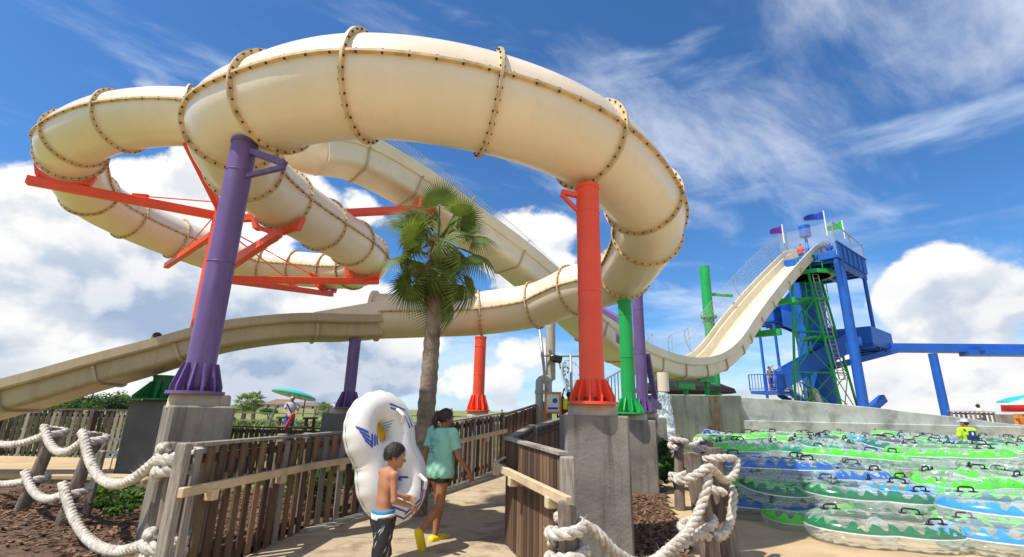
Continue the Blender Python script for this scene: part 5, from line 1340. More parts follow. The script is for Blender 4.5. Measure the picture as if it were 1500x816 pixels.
# guard stand under the left umbrella
c = at(427, 612, 20.5)
t = thing('guard_stand', 'dark wooden lifeguard stand under the teal umbrella at left', 'stand', (c.x, 20.6, 0))
for sx in (-.55, .55):
    for sy in (0, .8): mb = MB(); mb.beam((c.x+sx*1.05, 20.7+sy, 0), (c.x+sx, 20.7+sy, 1.18), .11, .11, .01, (0, 1, 0)); mb.build('leg', bark, t)
for sx in (-.55, .55): mb = MB(); mb.box((c.x+sx-.14, 20.62, 1.16), (c.x+sx+.14, 21.6, 1.24)); mb.build('armrest', bark, t)
mb = MB(); mb.box((c.x-.55, 20.75, .78), (c.x+.55, 21.5, .85)); mb.build('seat', bark, t)
for z in (.5, .85): mb = MB(); mb.box((c.x-.6, 20.62, z-.04), (c.x+.6, 20.70, z+.04)); mb.build('rung', woodg, t)
mb = MB(); mb.box((c.x-.6, 19.9, .30), (c.x+.6, 20.7, .38)); mb.build('step', woodg, t)
# white tube lounge on the pool deck
c = at(160, 668, 11.6); z0 = .13
t = thing('sun_lounger', 'white tubular lounge chair on the pool deck behind the ropes', 'lounger', (c.x, c.y, z0))
Wd = .55
for sy in (0, Wd):
    mb = MB(); mb.tube(catmull([(c.x-.35, c.y+sy, z0), (c.x-.3, c.y+sy, z0+.38), (c.x+.1, c.y+sy, z0+.45), (c.x+.5, c.y+sy, z0+.42)], 6), .018, 8); mb.build('side_frame', whitem, t, True)
    mb = MB(); mb.tube([(c.x+.3, c.y+sy, z0), (c.x+.38, c.y+sy, z0+.44)], .018, 8); mb.build('leg', whitem, t, True)
    mb = MB(); mb.tube(catmull([(c.x-.3, c.y+sy, z0+.3), (c.x-.1, c.y+sy, z0+.68), (c.x+.3, c.y+sy, z0+.72)], 6), .018, 8); mb.build('arm', whitem, t, True)
for k in range(10): mb = MB(); mb.beam((c.x-.28+k*.085, c.y, z0+.40), (c.x-.28+k*.085, c.y+Wd, z0+.40), .06, .008); mb.build('strap', whitem, t)
mb = MB(); mb.tube([(c.x+.3, c.y-.03, z0+.09), (c.x+.3, c.y+.03, z0+.09)], .09, 14); mb.build('wheel', blackm, t)

# ------------------------------------------------------------------ inflatable double tubes
def peanut(A=.80, B=.375, r=.172, waist=.30, nu=72, nv=22, pinch=.0):
    mb = MB(); C = []
    for i in range(nu+1):
        th = 2*math.pi*i/nu; x = A*math.cos(th); y = B*math.sin(th)*(1-waist*math.exp(-(x/.22)**2)); y = math.copysign(abs(y)**.85*B**.15, y) if y else 0
        C.append(Vector((x, y, 0)))
    for i in range(nu+1):
        a = C[(i-1) % nu]; b = C[(i+1) % nu]; t = (b-a).normalized(); o = Vector((t.y, -t.x, 0))
        for j in range(nv+1):
            ph = 2*math.pi*j/nv; rr = r*(1+pinch*math.sin(i*2*math.pi*28/nu*1.0)*math.exp(-(min(ph, 2*math.pi-ph)/.55)**2)*.5)
            if pinch: rr *= 1-.03*math.exp(-(min(ph, 2*math.pi-ph)/.07)**2)
            else: rr *= 1+.012*math.sin(i*1.9)*math.cos(ph*3)
            mb.V.append(tuple(C[i]+o*rr*math.cos(ph)+Vector((0, 0, rr*.98*math.sin(ph))))); mb.uv.append((i/nu, j/nv))
    n = nv+1
    mb.Fc = [(i*n+j, (i+1)*n+j, (i+1)*n+j+1, i*n+j+1) for i in range(nu) for j in range(nv)]
    return mb, C
def vinyl(name, col, seed):
    m = bpy.data.materials.new(name); m.use_nodes = True; t = NT(m.node_tree); out = t.n['Material Output']; p = t.n['Principled BSDF']
    uvn = t.new('ShaderNodeTexCoord'); us = t.xyz(uvn.outputs['UV']); oi = t.new('ShaderNodeObjectInfo')
    off = t.m('MULTIPLY', oi.outputs['Random'], 20.0)
    uu = t.m('MULTIPLY', us[0], 1.0)
    nv1 = t.noise(t.comb(t.m('MULTIPLY', uu, 30.0), off, float(seed)), 1.0, 0, .5)
    nv2 = t.noise(t.comb(t.m('MULTIPLY', uu, 40.0), t.m('MULTIPLY', us[1], 11.0), t.m('ADD', off, 3.0)), 1.0, 0, .4)
    sw = t.m('SINE', t.m('ADD', t.m('MULTIPLY', uu, 150.8), t.m('MULTIPLY', t.noise(t.comb(t.m('MULTIPLY', uu, 11.0), off, 7.0), 1.0, 0, .4), 9.0)))
    drip = t.m('ADD', .135, t.m('ADD', t.m('MULTIPLY', sw, .05), t.m('MULTIPLY', t.m('SUBTRACT', nv1, .5), .09)))
    solid = t.m('MULTIPLY', t.m('GREATER_THAN', us[1], .035), t.m('LESS_THAN', us[1], drip))
    spots = t.m('MULTIPLY', t.m('GREATER_THAN', nv2, .66), t.m('MULTIPLY', t.m('GREATER_THAN', us[1], .10), t.m('LESS_THAN', us[1], .36)))
    holes = t.m('LESS_THAN', t.noise(t.comb(t.m('MULTIPLY', uu, 52.0), t.m('MULTIPLY', us[1], 7.0), off), 1.0, 0, .4), .25)
    mask = t.m('MULTIPLY', t.m('MAXIMUM', solid, spots), t.m('SUBTRACT', 1.0, t.m('MULTIPLY', holes, t.m('GREATER_THAN', us[1], .07))))
    # bare vinyl towards the two round ends
    endgap = t.m('GREATER_THAN', t.m('ABSOLUTE', t.m('SUBTRACT', t.m('FRACT', t.m('ADD', uu, .5)), .5)), .035)
    mask = t.m('MULTIPLY', mask, endgap)
    tr = t.new('ShaderNodeBsdfTransparent'); tr.inputs[0].default_value = (.965, .985, .98, 1)
    lw = t.new('ShaderNodeLayerWeight'); lw.inputs[0].default_value = .35
    p.inputs['Base Color'].default_value = (.88, .92, .91, 1); p.inputs['Roughness'].default_value = .10; p.inputs['Specular IOR Level'].default_value = .6
    bn = t.new('ShaderNodeBump'); bn.inputs['Strength'].default_value = .16; bn.inputs['Distance'].default_value = .02
    t.put(bn.inputs['Height'], t.noise(t.comb(t.m('MULTIPLY', uu, 14.0), t.m('MULTIPLY', us[1], 4.0), off), 1.0, 3, .5)); t.l.new(bn.outputs[0], p.inputs['Normal'])
    seam = t.m('LESS_THAN', t.m('ABSOLUTE', t.m('SUBTRACT', us[1], .025)), .006)
    f = t.m('ADD', .07, t.m('MULTIPLY', t.m('POWER', lw.outputs['Facing'], 2.0), .58), clamp=True)
    f = t.m('MAXIMUM', f, t.m('MULTIPLY', seam, .7))
    mx = t.new('ShaderNodeMixShader'); t.put(mx.inputs[0], f); t.l.new(tr.outputs[0], mx.inputs[1]); t.l.new(p.outputs[0], mx.inputs[2])
    pr = t.new('ShaderNodeBsdfPrincipled'); pr.inputs['Base Color'].default_value = tuple(col)+(1,); pr.inputs['Roughness'].default_value = .16; t.l.new(bn.outputs[0], pr.inputs['Normal'])
    mx2 = t.new('ShaderNodeMixShader'); t.put(mx2.inputs[0], t.m('MULTIPLY', mask, .86)); t.l.new(mx.outputs[0], mx2.inputs[1]); t.l.new(pr.outputs[0], mx2.inputs[2])
    t.l.new(mx2.outputs[0], out.inputs['Surface']); return m
VIN = {'pale': vinyl('clear_vinyl_pale', (.62, .66, .68), 9), 'dark green': vinyl('clear_vinyl_dark_green', (.005, .165, .065), 1), 'lime green': vinyl('clear_vinyl_lime', (.09, .72, .02), 2), 'blue': vinyl('clear_vinyl_blue', (.008, .13, .55), 3),
       'sky blue': vinyl('clear_vinyl_sky_blue', (.02, .30, .74), 4), 'teal': vinyl('clear_vinyl_teal', (.005, .26, .17), 5)}
clearm = vinyl('clear_vinyl', (.7, .75, .76), 6)
pmb, PC = peanut()
pme = {}
for cn, m in VIN.items():
    me = bpy.data.meshes.new('tube_ring_'+cn.replace(' ', '_')); me.from_pydata(pmb.V, [], pmb.Fc); lay = me.uv_layers.new(name='UVMap')
    li = np.empty(len(me.loops), dtype=np.int32); me.loops.foreach_get('vertex_index', li); lay.data.foreach_set('uv', np.array(pmb.uv, dtype=np.float32)[li].ravel())
    me.materials.append(m); me.polygons.foreach_set('use_smooth', [True]*len(me.polygons)); pme[cn] = me
bmb = MB(); bmb.tube([(0, -.16, -.01), (0, -.08, 0), (0, .08, 0), (0, .16, -.01)], [.15, .13, .13, .15], 16)
for v in bmb.V: bmb.uv.append((0.0, .6))
bo_ = bmb.build('tube_bridge', clearm, None, True); bridge_me = bo_.data; bridge_loc = bo_.location.copy(); bpy.data.objects.remove(bo_)
hmb = MB(); hmb.tube(catmull([(-.10, 0, 0), (-.095, 0, .045), (-.06, 0, .062), (.06, 0, .062), (.095, 0, .045), (.10, 0, 0)], 4), .011, 8)
for s in (-1, 1): hmb.obox((s*.095, 0, .0), (1, 0, 0), (0, 1, 0), (0, 0, 1), .045, .032, .006, .002)
hmb.obox((0, 0, .062), (1, 0, 0), (0, 1, 0), (0, 0, 1), .06, .014, .012, .004)
ho = hmb.build('handle', blackm, None); hand_me = ho.data; hz = ho.location.z; bpy.data.objects.remove(ho)
def inflatable(c, yaw, cn, label, tilt=0.0, troll=0.0, sc=1.0):
    t = thing('double_tube', label, 'inflatable tube', c, 'clear double tubes in the pile'); t.rotation_euler = (troll, tilt, yaw); t.scale = (sc, sc, sc)
    o = bpy.data.objects.new('ring', pme[cn]); COL.objects.link(o); o.parent = t
    o = bpy.data.objects.new('bridge', bridge_me); COL.objects.link(o); o.parent = t; o.location = (0, 0, bridge_loc.z)
    for k in (10, 26, 62):
        p = PC[k]; d = (PC[(k+1) % 72]-PC[k-1]); o = bpy.data.objects.new('handle', hand_me); COL.objects.link(o); o.parent = t
        o.location = (p.x, p.y, .178+hz); o.rotation_euler = (0, 0, math.atan2(d.y, d.x))
    return t
rs = random.Random(77)
H_ = .325
def put(px, py, layer, cn, yaw, label, tilt=0, troll=0, dz=0):
    z = .172+H_*layer+dz; c = gnd(px, py, z); return inflatable(c, R_(yaw), cn, label, R_(tilt), R_(troll))
put(1292, 776, 0, 'dark green', -14, 'dark green double tube at the bottom front of the pile', 0, 2)
put(1277, 727, 1, 'dark green', -13, 'dark green double tube lying on the bottom front one', 1, 4)
put(1222, 697, 1, 'blue', -3, 'bright blue double tube left of centre behind the front green pair', 0, 5, .16)
put(1424, 709, 1.1, 'lime green', 6, 'large lime green double tube right of the blue one', -2, 4, .12)
put(1172, 660, 2.2, 'teal', -4, 'teal green double tube on top at the left of the pile', 1, 5)
put(1368, 672, 2.15, 'dark green', -3, 'dark green double tube on top at the right of the pile', 2, 4)
put(1268, 648, 2.35, 'lime green', -9, 'lime green double tube on top in the middle behind the teal one', 2, 6)
put(1062, 636, 2.1, 'blue', -2, 'blue double tube lying against the stained wall at the far left', 2, 4)
put(1436, 657, 2.2, 'blue', -8, 'nearly clear double tube with a blue rim in front of the lifeguard', 5, -12)
put(1505, 793, 0, 'sky blue', -28, 'sky blue double tube low at the right edge of the photo', 0, 0)
put(1507, 752, 1, 'sky blue', -26, 'sky blue double tube upper one at the right edge of the photo', 0, 2)
put(1442, 765, 0, 'lime green', -10, 'lime green double tube on the ground behind the front green pair')
put(1440, 728, 1, 'lime green', 6, 'lime green double tube stacked right of the front green pair', 0, 2)
put(1130, 742, 0, 'blue', -18, 'dark blue double tube on the sand at the left end of the pile')
put(1128, 712, 1, 'lime green', -20, 'lime double tube second from the bottom at the left end of the pile')
put(1127, 685, 2, 'blue', -16, 'blue double tube third from the bottom at the left end of the pile')
put(1104, 718, .0, 'lime green', 30, 'lime double tube on the sand tucked behind the left stack')
put(1103, 692, 1.0, 'blue', 25, 'blue double tube tucked behind the left stack')
put(1285, 627, 2.9, 'lime green', 2, 'lime double tube highest in the far middle by the wall')
put(1140, 636, 2.5, 'lime green', -6, 'pale lime double tube on top at the far left')
put(1472, 664, 2.3, 'lime green', 4, 'lime double tube on top at the far right')
put(1200, 642, 2.5, 'blue', 4, 'blue double tube on top behind the teal one')
put(1330, 652, 2.4, 'blue', -4, 'blue double tube on top in the middle right')
colseq = ['lime green', 'dark green', 'blue', 'lime green', 'teal', 'pale', 'lime green', 'dark green', 'sky blue']
k = 0
for row, (Y, lo, hi, layers) in enumerate(((8.6, .56, 1.16, (0, 1)), (9.7, .47, 1.16, (0, 1, 2)), (10.9, .46, 1.15, (0, 1, 2)), (12.2, .46, 1.14, (1, 2)), (13.6, .46, 1.13, (1, 2)), (15.0, .45, 1.12, (2,)), (16.4, .45, 1.11, (2,)), (17.8, .44, 1.10, (2,)))):
    x = lo*Y; ci = 0
    while x < hi*Y:
        ci += 1
        for la in layers:
            cn = colseq[(k*5+row+la*2) % 9]; k += 1
            od = ('first', 'second', 'third', 'fourth', 'fifth', 'sixth', 'seventh', 'eighth', 'ninth'); lay_ = ('bottom', 'middle', 'top')[la]
            inflatable(Vector((x+rs.uniform(-.25, .25), Y+rs.uniform(-.25, .25), .172+H_*la+rs.uniform(0, .14)+(.08 if la == 2 else 0))), R_(rs.uniform(-50, 50)), cn, '%s patterned clear tube, %s layer, %s from left in the %s row back' % (cn, lay_, od[ci-1], od[row]), R_(rs.uniform(-9, 9)), R_(rs.uniform(-4, 14)))
        x += 2.0

# ------------------------------------------------------------------ white carried tube
from mathutils.bvhtree import BVHTree
wmb, WC = peanut(.565, .315, .185, .36, 168, 44, .06)
lng = Vector((.33, .10, -.94)).normalized()          # towards the low end
nrm = Vector((.74, -.66, .14)); nrm = (nrm-lng*nrm.dot(lng)).normalized(); wid = nrm.cross(lng).normalized()
WT0 = at(566, 667, 5.85)
WX = Matrix((lng, wid, nrm)).transposed().to_4x4(); WX.translation = WT0
def wloc(v): return WX@Vector(v)
wt = thing('carried_tube', 'big white double tube with blue stripes carried between the boy and the woman', 'inflatable tube', WT0)
mb = MB(); mb.V = [tuple(wloc(v)) for v in wmb.V]; mb.uv = wmb.uv; mb.Fc = wmb.Fc; mb.build('ring', vinylw, wt, True)
mb = MB(); mb.tube([wloc((0, -.13, -.02)), wloc((0, -.05, 0)), wloc((0, .05, 0)), wloc((0, .13, -.02))], [.20, .17, .17, .20], 20); mb.build('bridge', vinylw, wt, True)
for sx in (-1, 1):
    mb = MB(); N = 26; P = [wloc((sx*.29+.29*math.cos(2*math.pi*k/N), .26*math.sin(2*math.pi*k/N), -.05)) for k in range(N)]; Q = [p-nrm*.02 for p in P]
    mb.add(P+Q, [tuple(range(N)), tuple(range(2*N-1, N-1, -1))]); mb.build('yellow_floor', yelv, wt)
bv = BVHTree.FromPolygons([Vector(v) for v in wmb.V], wmb.Fc)
def decal(name, polys, m):
    """flat print laid on the vinyl: polygons in the tube's own plane, pressed on to its surface"""
    mb = MB()
    for poly in polys:
        a, b, c, d = [Vector(p) for p in poly]; n = 10; k0 = len(mb.V); ok = True; rows = []
        for i in range(n+1):
            for j in range(4):
                u = i/n; v = j/3; q = (a.lerp(b, u)).lerp(d.lerp(c, u), v)
                h = bv.ray_cast(Vector((q.x, q.y, 1)), Vector((0, 0, -1)))
                z = h[0] if h[0] is not None else Vector((q.x, q.y, 0)); nn = h[1] if h[1] is not None else Vector((0, 0, 1))
                if nn.z < 0: nn = -nn
                rows.append(tuple(wloc(z+nn*.004)))
        mb.add(rows, [(i*4+j, (i+1)*4+j, (i+1)*4+j+1, i*4+j+1) for i in range(n) for j in range(3)])
    mb.build(name, m, wt, True)
# leaf shaped emblem of slanted stripes on the fat upper lobe (x: towards low end, y: across)
em = []
for k in range(4):
    x0 = -.44+.052*k
    em.append(((x0, -.36+.012*k), (x0+.10, -.262), (x0+.135, -.262), (x0+.035, -.36+.012*k)))
for k in range(3):
    y0 = -.235+.036*k
    em.append(((-.30+.02*k, y0), (-.165+.0*k, y0-.045), (-.165, y0-.02), (-.30+.02*k, y0+.026)))
for q in em: decal('blue_emblem', [q], printb)
st = []
for o_ in (0, .045):
    st += [((-.56+o_, .10), (-.42+o_*.4, .30-o_), (-.40+o_*.4, .30-o_), (-.535+o_, .10)), ((-.42+o_*.4, .30-o_), (-.20, .335-o_), (-.20, .315-o_), (-.40+o_*.4, .30-o_))]
    st += [((.12, -.02+o_*.0-.16-o_), (.20, -.05-o_), (.225, -.05-o_), (.145, -.18-o_)), ((.20, -.05-o_), (.30, .12-o_), (.325, .12-o_), (.225, -.05-o_))]
    st += [((.48-o_, -.33+o_), (.68-o_, -.08+o_), (.70-o_, -.08+o_), (.505-o_, -.33+o_)), ((.68-o_, -.08), (.62-o_, .16), (.64-o_, .16), (.70-o_, -.08)), ((.40, .28-o_), (.62-o_, .16), (.64-o_, .16), (.41, .30-o_))]
for o_ in (0, 7): 
    for a_, b_ in ((0, 2), (2, 4), (4, 7)): decal('blue_stripe', st[o_+a_:o_+b_], printb)
pl_ = []
for k in range(4): pl_.append(((-.36+.03*k, .045), (-.36+.03*k, .12-.012*k), (-.35+.03*k, .12-.012*k), (-.35+.03*k, .045)))
for q in pl_: decal('printed_line', [q], printlb)
for (x, y) in ((-.46, .16), (.33, .22)):
    p = wloc((x, y, .205)); q = wloc((x+.17, y+.02, .205)); mid = wloc((x+.085, y+.01, .275)); mb = MB(); mb.tube(catmull([p, p.lerp(mid, .75), mid, q.lerp(mid, .75), q], 5), .021, 10); mb.build('handle', vinylw, wt, True)
mb = MB()       # stitched seam round the outside
P = [wloc(WC[i % 168]+(Vector((WC[(i+1) % 168].y-WC[(i-1) % 168].y, -(WC[(i+1) % 168].x-WC[(i-1) % 168].x), 0)).normalized())*.181) for i in range(169)]
mb.tube(P, .0045, 5); mb.build('seam', steel, wt, True)

# ------------------------------------------------------------------ people
def V3(*a): return np.array(a, float)
class Fig:
    """a posed figure: joints in metres, x to its right, y ahead, z up, turned by yaw and set down at a point"""
    def __init__(s, label, H, loc, yaw, J, skin, group=None, h=.009, girth=1.0):
        s.H = H; s.J = {k: np.array(v, float)*H for k, v in J.items()}; s.h = h; s.skin = skin; s.g = girth
        s.t = thing('person', label, 'person', loc, group)
        s.X = Matrix.Translation(Vector(loc))@Matrix.Rotation(yaw, 4, 'Z')
        P = np.array(list(s.J.values())); s.lo = P.min(0)-.16*H; s.hi = P.max(0)+.16*H
    def field(s, h=None): return Field(s.lo, s.hi, h or s.h)
    def add(s, f, name, m, it=1): return fieldobj(f, name, m, s.t, s.X, it)
    def headrot(s):
        hy, hp = s.headyaw, s.headpitch
        f = V3(math.sin(hy)*math.cos(hp), math.cos(hy)*math.cos(hp), math.sin(hp)); r = V3(math.cos(hy), -math.sin(hy), 0); u = np.cross(r, f)
        return r, f, u
    def torso(s, f, o=0.0, k=.03):
        J, H = s.J, s.H*s.g
        ch, wa, pe = J['chest'], J['waist'], J['pelvis']; yawr = J['shR']-J['shL']; a = math.atan2(yawr[1], yawr[0]); R = np.array([[math.cos(a), -math.sin(a), 0], [math.sin(a), math.cos(a), 0], [0, 0, 1]])
        f.ell(ch, V3(.092*H, .062*H, .105*s.H)+o, R, .01); f.ell(wa, V3(.074*H, .053*H, .10*s.H)+o, R, k); f.ell(pe, V3(.088*H, .064*H, .075*s.H)+o, None, k)
        for q in ('L', 'R'): f.cap(ch+V3(0, 0, .06*s.H), J['sh'+q], .045*H+o, .032*H+o, k)
    def body(s, hands=True, feet=True):
        f = s.field(); J, H, g = s.J, s.H, s.H*s.g
        s.torso(f)
        f.cap(J['chest']+V3(0, 0, .07*H), J['head']-V3(0, 0, .05*H), .034*H, .029*H, .025)
        for q in ('L', 'R'):
            f.cap(J['sh'+q], J['el'+q], .028*g, .021*g, .02); f.cap(J['el'+q], J['wr'+q], .0225*g, .0145*H, .012)
            f.cap(J['pelvis']+(J['hip'+q]-J['pelvis'])*.9, J['hip'+q]+(J['kn'+q]-J['hip'+q])*.25, .056*g, .052*g, .025)
            f.cap(J['hip'+q], J['kn'+q], .053*g, .033*g, .02); f.cap(J['kn'+q], J['kn'+q]+(J['an'+q]-J['kn'+q])*.35, .032*g, .0335*g, .012); f.cap(J['kn'+q]+(J['an'+q]-J['kn'+q])*.3, J['an'+q], .0335*g, .0185*H, .012)
            if feet:
                toe = J['to'+q]; an = J['an'+q]; d = toe-an; f.cap(an-V3(0, 0, .018*H), toe, .021*H, .015*H, .015); f.cap(an, an-d*.28-V3(0, 0, .02*H), .018*H, .018*H, .012)
            if hands: s.hand(f, q)
        s.head(f); s.add(f, 'body', s.skin, 1)
    def hand(s, f, q):
        J, H = s.J, s.H; w_ = J['wr'+q]; d = J['hd'+q]-w_; d = d/np.linalg.norm(d)
        pn = s.palm.get(q, V3(0, 1, 0)); pn = pn-d*(pn@d); pn /= np.linalg.norm(pn); sd = np.cross(d, pn)
        L = .052*H
        f.cap(w_, w_+d*L*.5, .0145*H, .017*H, .012)
        for k in (-1.5, -.5, .5, 1.5): f.cap(w_+d*L*.35+sd*k*.0075*H, w_+d*L+sd*k*.0105*H, .0095*H, .0085*H, .01)
        for k, fl in zip((-1.5, -.5, .5, 1.5), (.040, .047, .050, .043)):
            b = w_+d*L+sd*k*.0108*H; m = b+(d*.92+pn*.38)*fl*H*.55; e = m+(d*.55+pn*.83)*fl*H*.5
            f.cap(b, m, .0064*H, .0058*H, .003); f.cap(m, e, .0058*H, .0048*H, .003)
        tb = w_+d*L*.25+sd*.016*H*(1 if q == 'R' else -1)*s.thumb.get(q, 1); ts = sd*(1 if q == 'R' else -1)*s.thumb.get(q, 1)
        tm_ = tb+(d*.6+ts*.75+pn*.3)/1.0*.026*H; f.cap(tb, tm_, .0088*H, .0072*H, .006); f.cap(tm_, tm_+(d*.85+ts*.25+pn*.45)*.024*H, .0068*H, .0055*H, .004)
    palm = {}; thumb = {}
    headyaw = 0.0; headpitch = 0.0
    def head(s, f):
        r, fw, u = s.headrot(); H = s.H; c = s.J['head']; k = s.hs; R = np.stack([r, fw, u], 1)
        f.ell(c+u*.012*k-fw*.006*k, V3(.074, .093, .092)*k, R, .015)          # skull
        f.ell(c+fw*.018*k-u*.045*k, V3(.058, .068, .066)*k, R, .03*k)           # face and jaw
        f.cap(c+fw*.068*k-u*.092*k, c+fw*.070*k-u*.092*k, .017*k, .015*k, .02*k)     # chin
        f.cap(c+fw*.083*k-u*.012*k, c+fw*.104*k-u*.042*k, .009*k, .013*k, .010*k)    # nose
        f.cap(c+fw*.079*k+r*.03*k+u*.012*k, c+fw*.079*k-r*.03*k+u*.012*k, .013*k, .013*k, .014*k)   # brow
        f.cap(c+fw*.079*k-u*.068*k+r*.016*k, c+fw*.079*k-u*.068*k-r*.016*k, .009*k, .009*k, .010*k)   # lips
        for q in (-1, 1): f.ell(c+r*q*.074*k-fw*.004*k-u*.022*k, V3(.010, .018, .030)*k, R, .006*k); f.ell(c+r*q*.040*k+fw*.058*k-u*.035*k, V3(.022, .022, .022)*k, R, .02*k)
    hs = 1.05
    def face(s):
        r, fw, u = s.headrot(); c = s.J['head']; k = s.hs
        for q in (-1, 1):
            p = s.X@Vector(c+r*q*.031*k+fw*.079*k-u*.010*k); e = MB(); e.ell(p, .0125*k, .0125*k, .0095*k, 10, 8); eo = e.build('eye', eyew, s.t, True)
            p2 = s.X@Vector(c+r*q*.031*k+fw*.0885*k-u*.010*k); e = MB(); e.ell(p2, .006*k, .006*k, .006*k, 8, 6); e.build('iris', eyed, eo, True)
        mb = MB(); mb.tube([s.X@Vector(c+r*a*k+fw*(.0885-abs(a)*.25)*k-u*(.068+.02*abs(a))*k) for a in (-.022, -.011, 0, .011, .022)], [.002, .0045, .005, .0045, .002], 6); mb.build('lips', lipm, s.t, True)
        mb = MB()
        for q in (-1, 1): mb.tube([s.X@Vector(c+r*q*a*k+fw*(.0915-.35*max(0, a-.02))*k+u*(b)*k) for a, b in ((.014, .012), (.030, .017), (.046, .010))], [.003, .004, .002], 5)
        mb.build('eyebrows', hairm, s.t)
    def hair(s, m, thick=.010, low=-.035, pony=False, back=-.06, seed=1):
        r, fw, u = s.headrot(); c = s.J['head']; k = s.hs; R = np.stack([r, fw, u], 1)
        f = Field(c-.30, c+.22, .0065); f.ell(c+u*.014*k-fw*.008*k, (V3(.074, .093, .092)+thick)*k, R, 0)
        f.wobble(.0016, 120, seed)
        # keep hair off the face: a slanted plane in front, a level one at the nape
        f.cut(c+fw*.058*k+u*.035*k, fw*.82-u*.57); f.cut(c+u*back*k-fw*.06*k, -u+fw*.25)
        if pony:
            b = c-fw*.088*k+u*.045*k
            f.cap(b, b-fw*.035*k-u*.01*k, .022*k, .030*k, .02); f.cap(b-fw*.035*k-u*.01*k, b-fw*.055*k-u*.10*k, .030*k, .034*k, .02); f.cap(b-fw*.055*k-u*.10*k, b-fw*.020*k-u*.205*k, .034*k, .016*k, .02)
            s.ponytie = b-fw*.018*k
        o = s.add(f, 'hair', m, 1)
        if s.h > .0095: return
        rsh = random.Random(seed); mb = MB(); vs = o.data.vertices; og = ORG[o.name]; dn = s.X.to_3x3()@Vector(-u); bk = s.X.to_3x3()@Vector(-fw)
        for _ in range(900):
            v = vs[rsh.randrange(len(vs))]; n_ = v.normal; p = v.co+og; d = dn*.75+bk*rsh.uniform(-.5, .6)+Vector((rsh.gauss(0, .35), rsh.gauss(0, .35), rsh.gauss(0, .2))); d = (d-n_*d.dot(n_)*.85).normalized()
            q = d.cross(n_)*.0016; L = rsh.uniform(.018, .045); mb.add([p-q, p+q, p+d*L*.55+n_*.005+q*.8, p+d*L*.55+n_*.005-q*.8, p+d*L+n_*.003], [(0, 1, 2, 3), (3, 2, 4)])
        mb.build('hair_strands', m, s.t)['kind'] = 'stuff'
def pose(**kw):
    J = dict(pelvis=(0, 0, .535), waist=(0, .0, .62), chest=(0, 0, .735), head=(0, .015, .925), shL=(-.105, 0, .80), shR=(.105, 0, .80), elL=(-.125, -.01, .63), elR=(.125, -.01, .63),
             wrL=(-.13, .05, .485), wrR=(.13, .05, .485), hdL=(-.13, .07, .40), hdR=(.13, .07, .40), hipL=(-.05, 0, .52), hipR=(.05, 0, .52), knL=(-.052, .01, .285), knR=(.052, .01, .285), anL=(-.05, -.01, .045), anR=(.05, -.01, .045), toL=(-.055, .095, .016), toR=(.055, .095, .016))
    J.update(kw); return J
def yawto(dx, dy): return math.atan2(-dx, dy)
# woman in the mint shirt, seen from behind, walking up the ramp
wl_ = gnd(638, 799, .02)
J = pose(head=(.005, .03, .925), shL=(-.115, .01, .805), shR=(.115, .0, .80), elR=(.165, .035, .635), wrR=(.175, .15, .515), hdR=(.178, .195, .44), elL=(-.14, -.03, .64), wrL=(-.150, .03, .50), hdL=(-.155, .06, .42),
         knL=(-.045, .055, .285), anL=(-.045, .03, .045), toL=(-.05, .135, .018), knR=(.050, -.03, .285), anR=(.052, -.215, .125), toR=(.055, -.185, .022), hipL=(-.05, .01, .52), hipR=(.05, -.01, .52))
W = Fig('woman in a mint green T-shirt and yellow clogs walking beside the white tube', 1.66, wl_-Vector((.0, .0, 0)), yawto(.62, .78), J, sking)
W.palm = {'R': V3(-.9, .3, 0), 'L': V3(.9, .2, 0)}; W.thumb = {'R': -1, 'L': -1}
W.headyaw = -R_(-22); W.headpitch = R_(-6); W.hs = 1.04
W.body(); W.face(); W.hair(hairr, .012, pony=True, seed=2)
p = W.X@Vector(W.ponytie); mb = MB(); mb.ell(p, .030, .030, .026, 12, 8); mb.build('hair_tie', pinkm, W.t, True)
f = W.field(.0085); W.torso(f, .026, .05); Hh = W.H
f.ell(W.J['waist']+V3(0, 0, -.02*Hh), V3(.118*Hh, .086*Hh, .15*Hh), None, .05); f.ell(W.J['pelvis']+V3(0, 0, -.01*Hh), V3(.125*Hh, .092*Hh, .11*Hh), None, .05)
f.cut(V3(0, 0, .475*Hh), V3(0, .0, -1)); f.cut(V3(0, 0, .842*Hh), V3(0, .10, 1))
sf = W.field(.0085)
for q in ('L', 'R'):
    a = W.J['sh'+q]; b = W.J['el'+q]; sf.cap(a+(b-a)*-.1, a+(b-a)*.78, .040*Hh, .043*Hh, 0.0)
for q in ('L', 'R'):
    a = W.J['sh'+q]; b = W.J['el'+q]; d = (b-a); n_ = d/np.linalg.norm(d); pcut = a+d*.66
    G = np.meshgrid(*sf.ax, indexing='ij'); dd = (G[0]-pcut[0])*n_[0]+(G[1]-pcut[1])*n_[1]+(G[2]-pcut[2])*n_[2]
    side = (G[0] > 0) if q == 'R' else (G[0] < 0); sf.D = np.where(side, np.maximum(sf.D, dd), sf.D)
hh = np.clip(.5+.5*(f.D-sf.D)/.03, 0, 1); f.D = f.D*(1-hh)+sf.D*hh-.03*hh*(1-hh)
G = np.meshgrid(*f.ax, indexing='ij'); f.D = f.D+.005*np.sin(G[0]*34+G[2]*26)*np.sin(G[2]*17+G[1]*30)+.003*np.sin(G[0]*70-G[2]*30)
W.add(f, 'shirt', mint, 1); shirtV, shirtF = f.mesh()
f = W.field(.009); f.ell(W.J['pelvis'], V3(.097*Hh, .073*Hh, .08*Hh), None, 0)
for q in ('L', 'R'): f.cap(W.J['hip'+q], W.J['hip'+q]+(W.J['kn'+q]-W.J['hip'+q])*.22, .060*Hh, .060*Hh, .02)
f.cut(V3(0, 0, .446*Hh), V3(0, 0, -1)); W.add(f, 'shorts', shortsk)
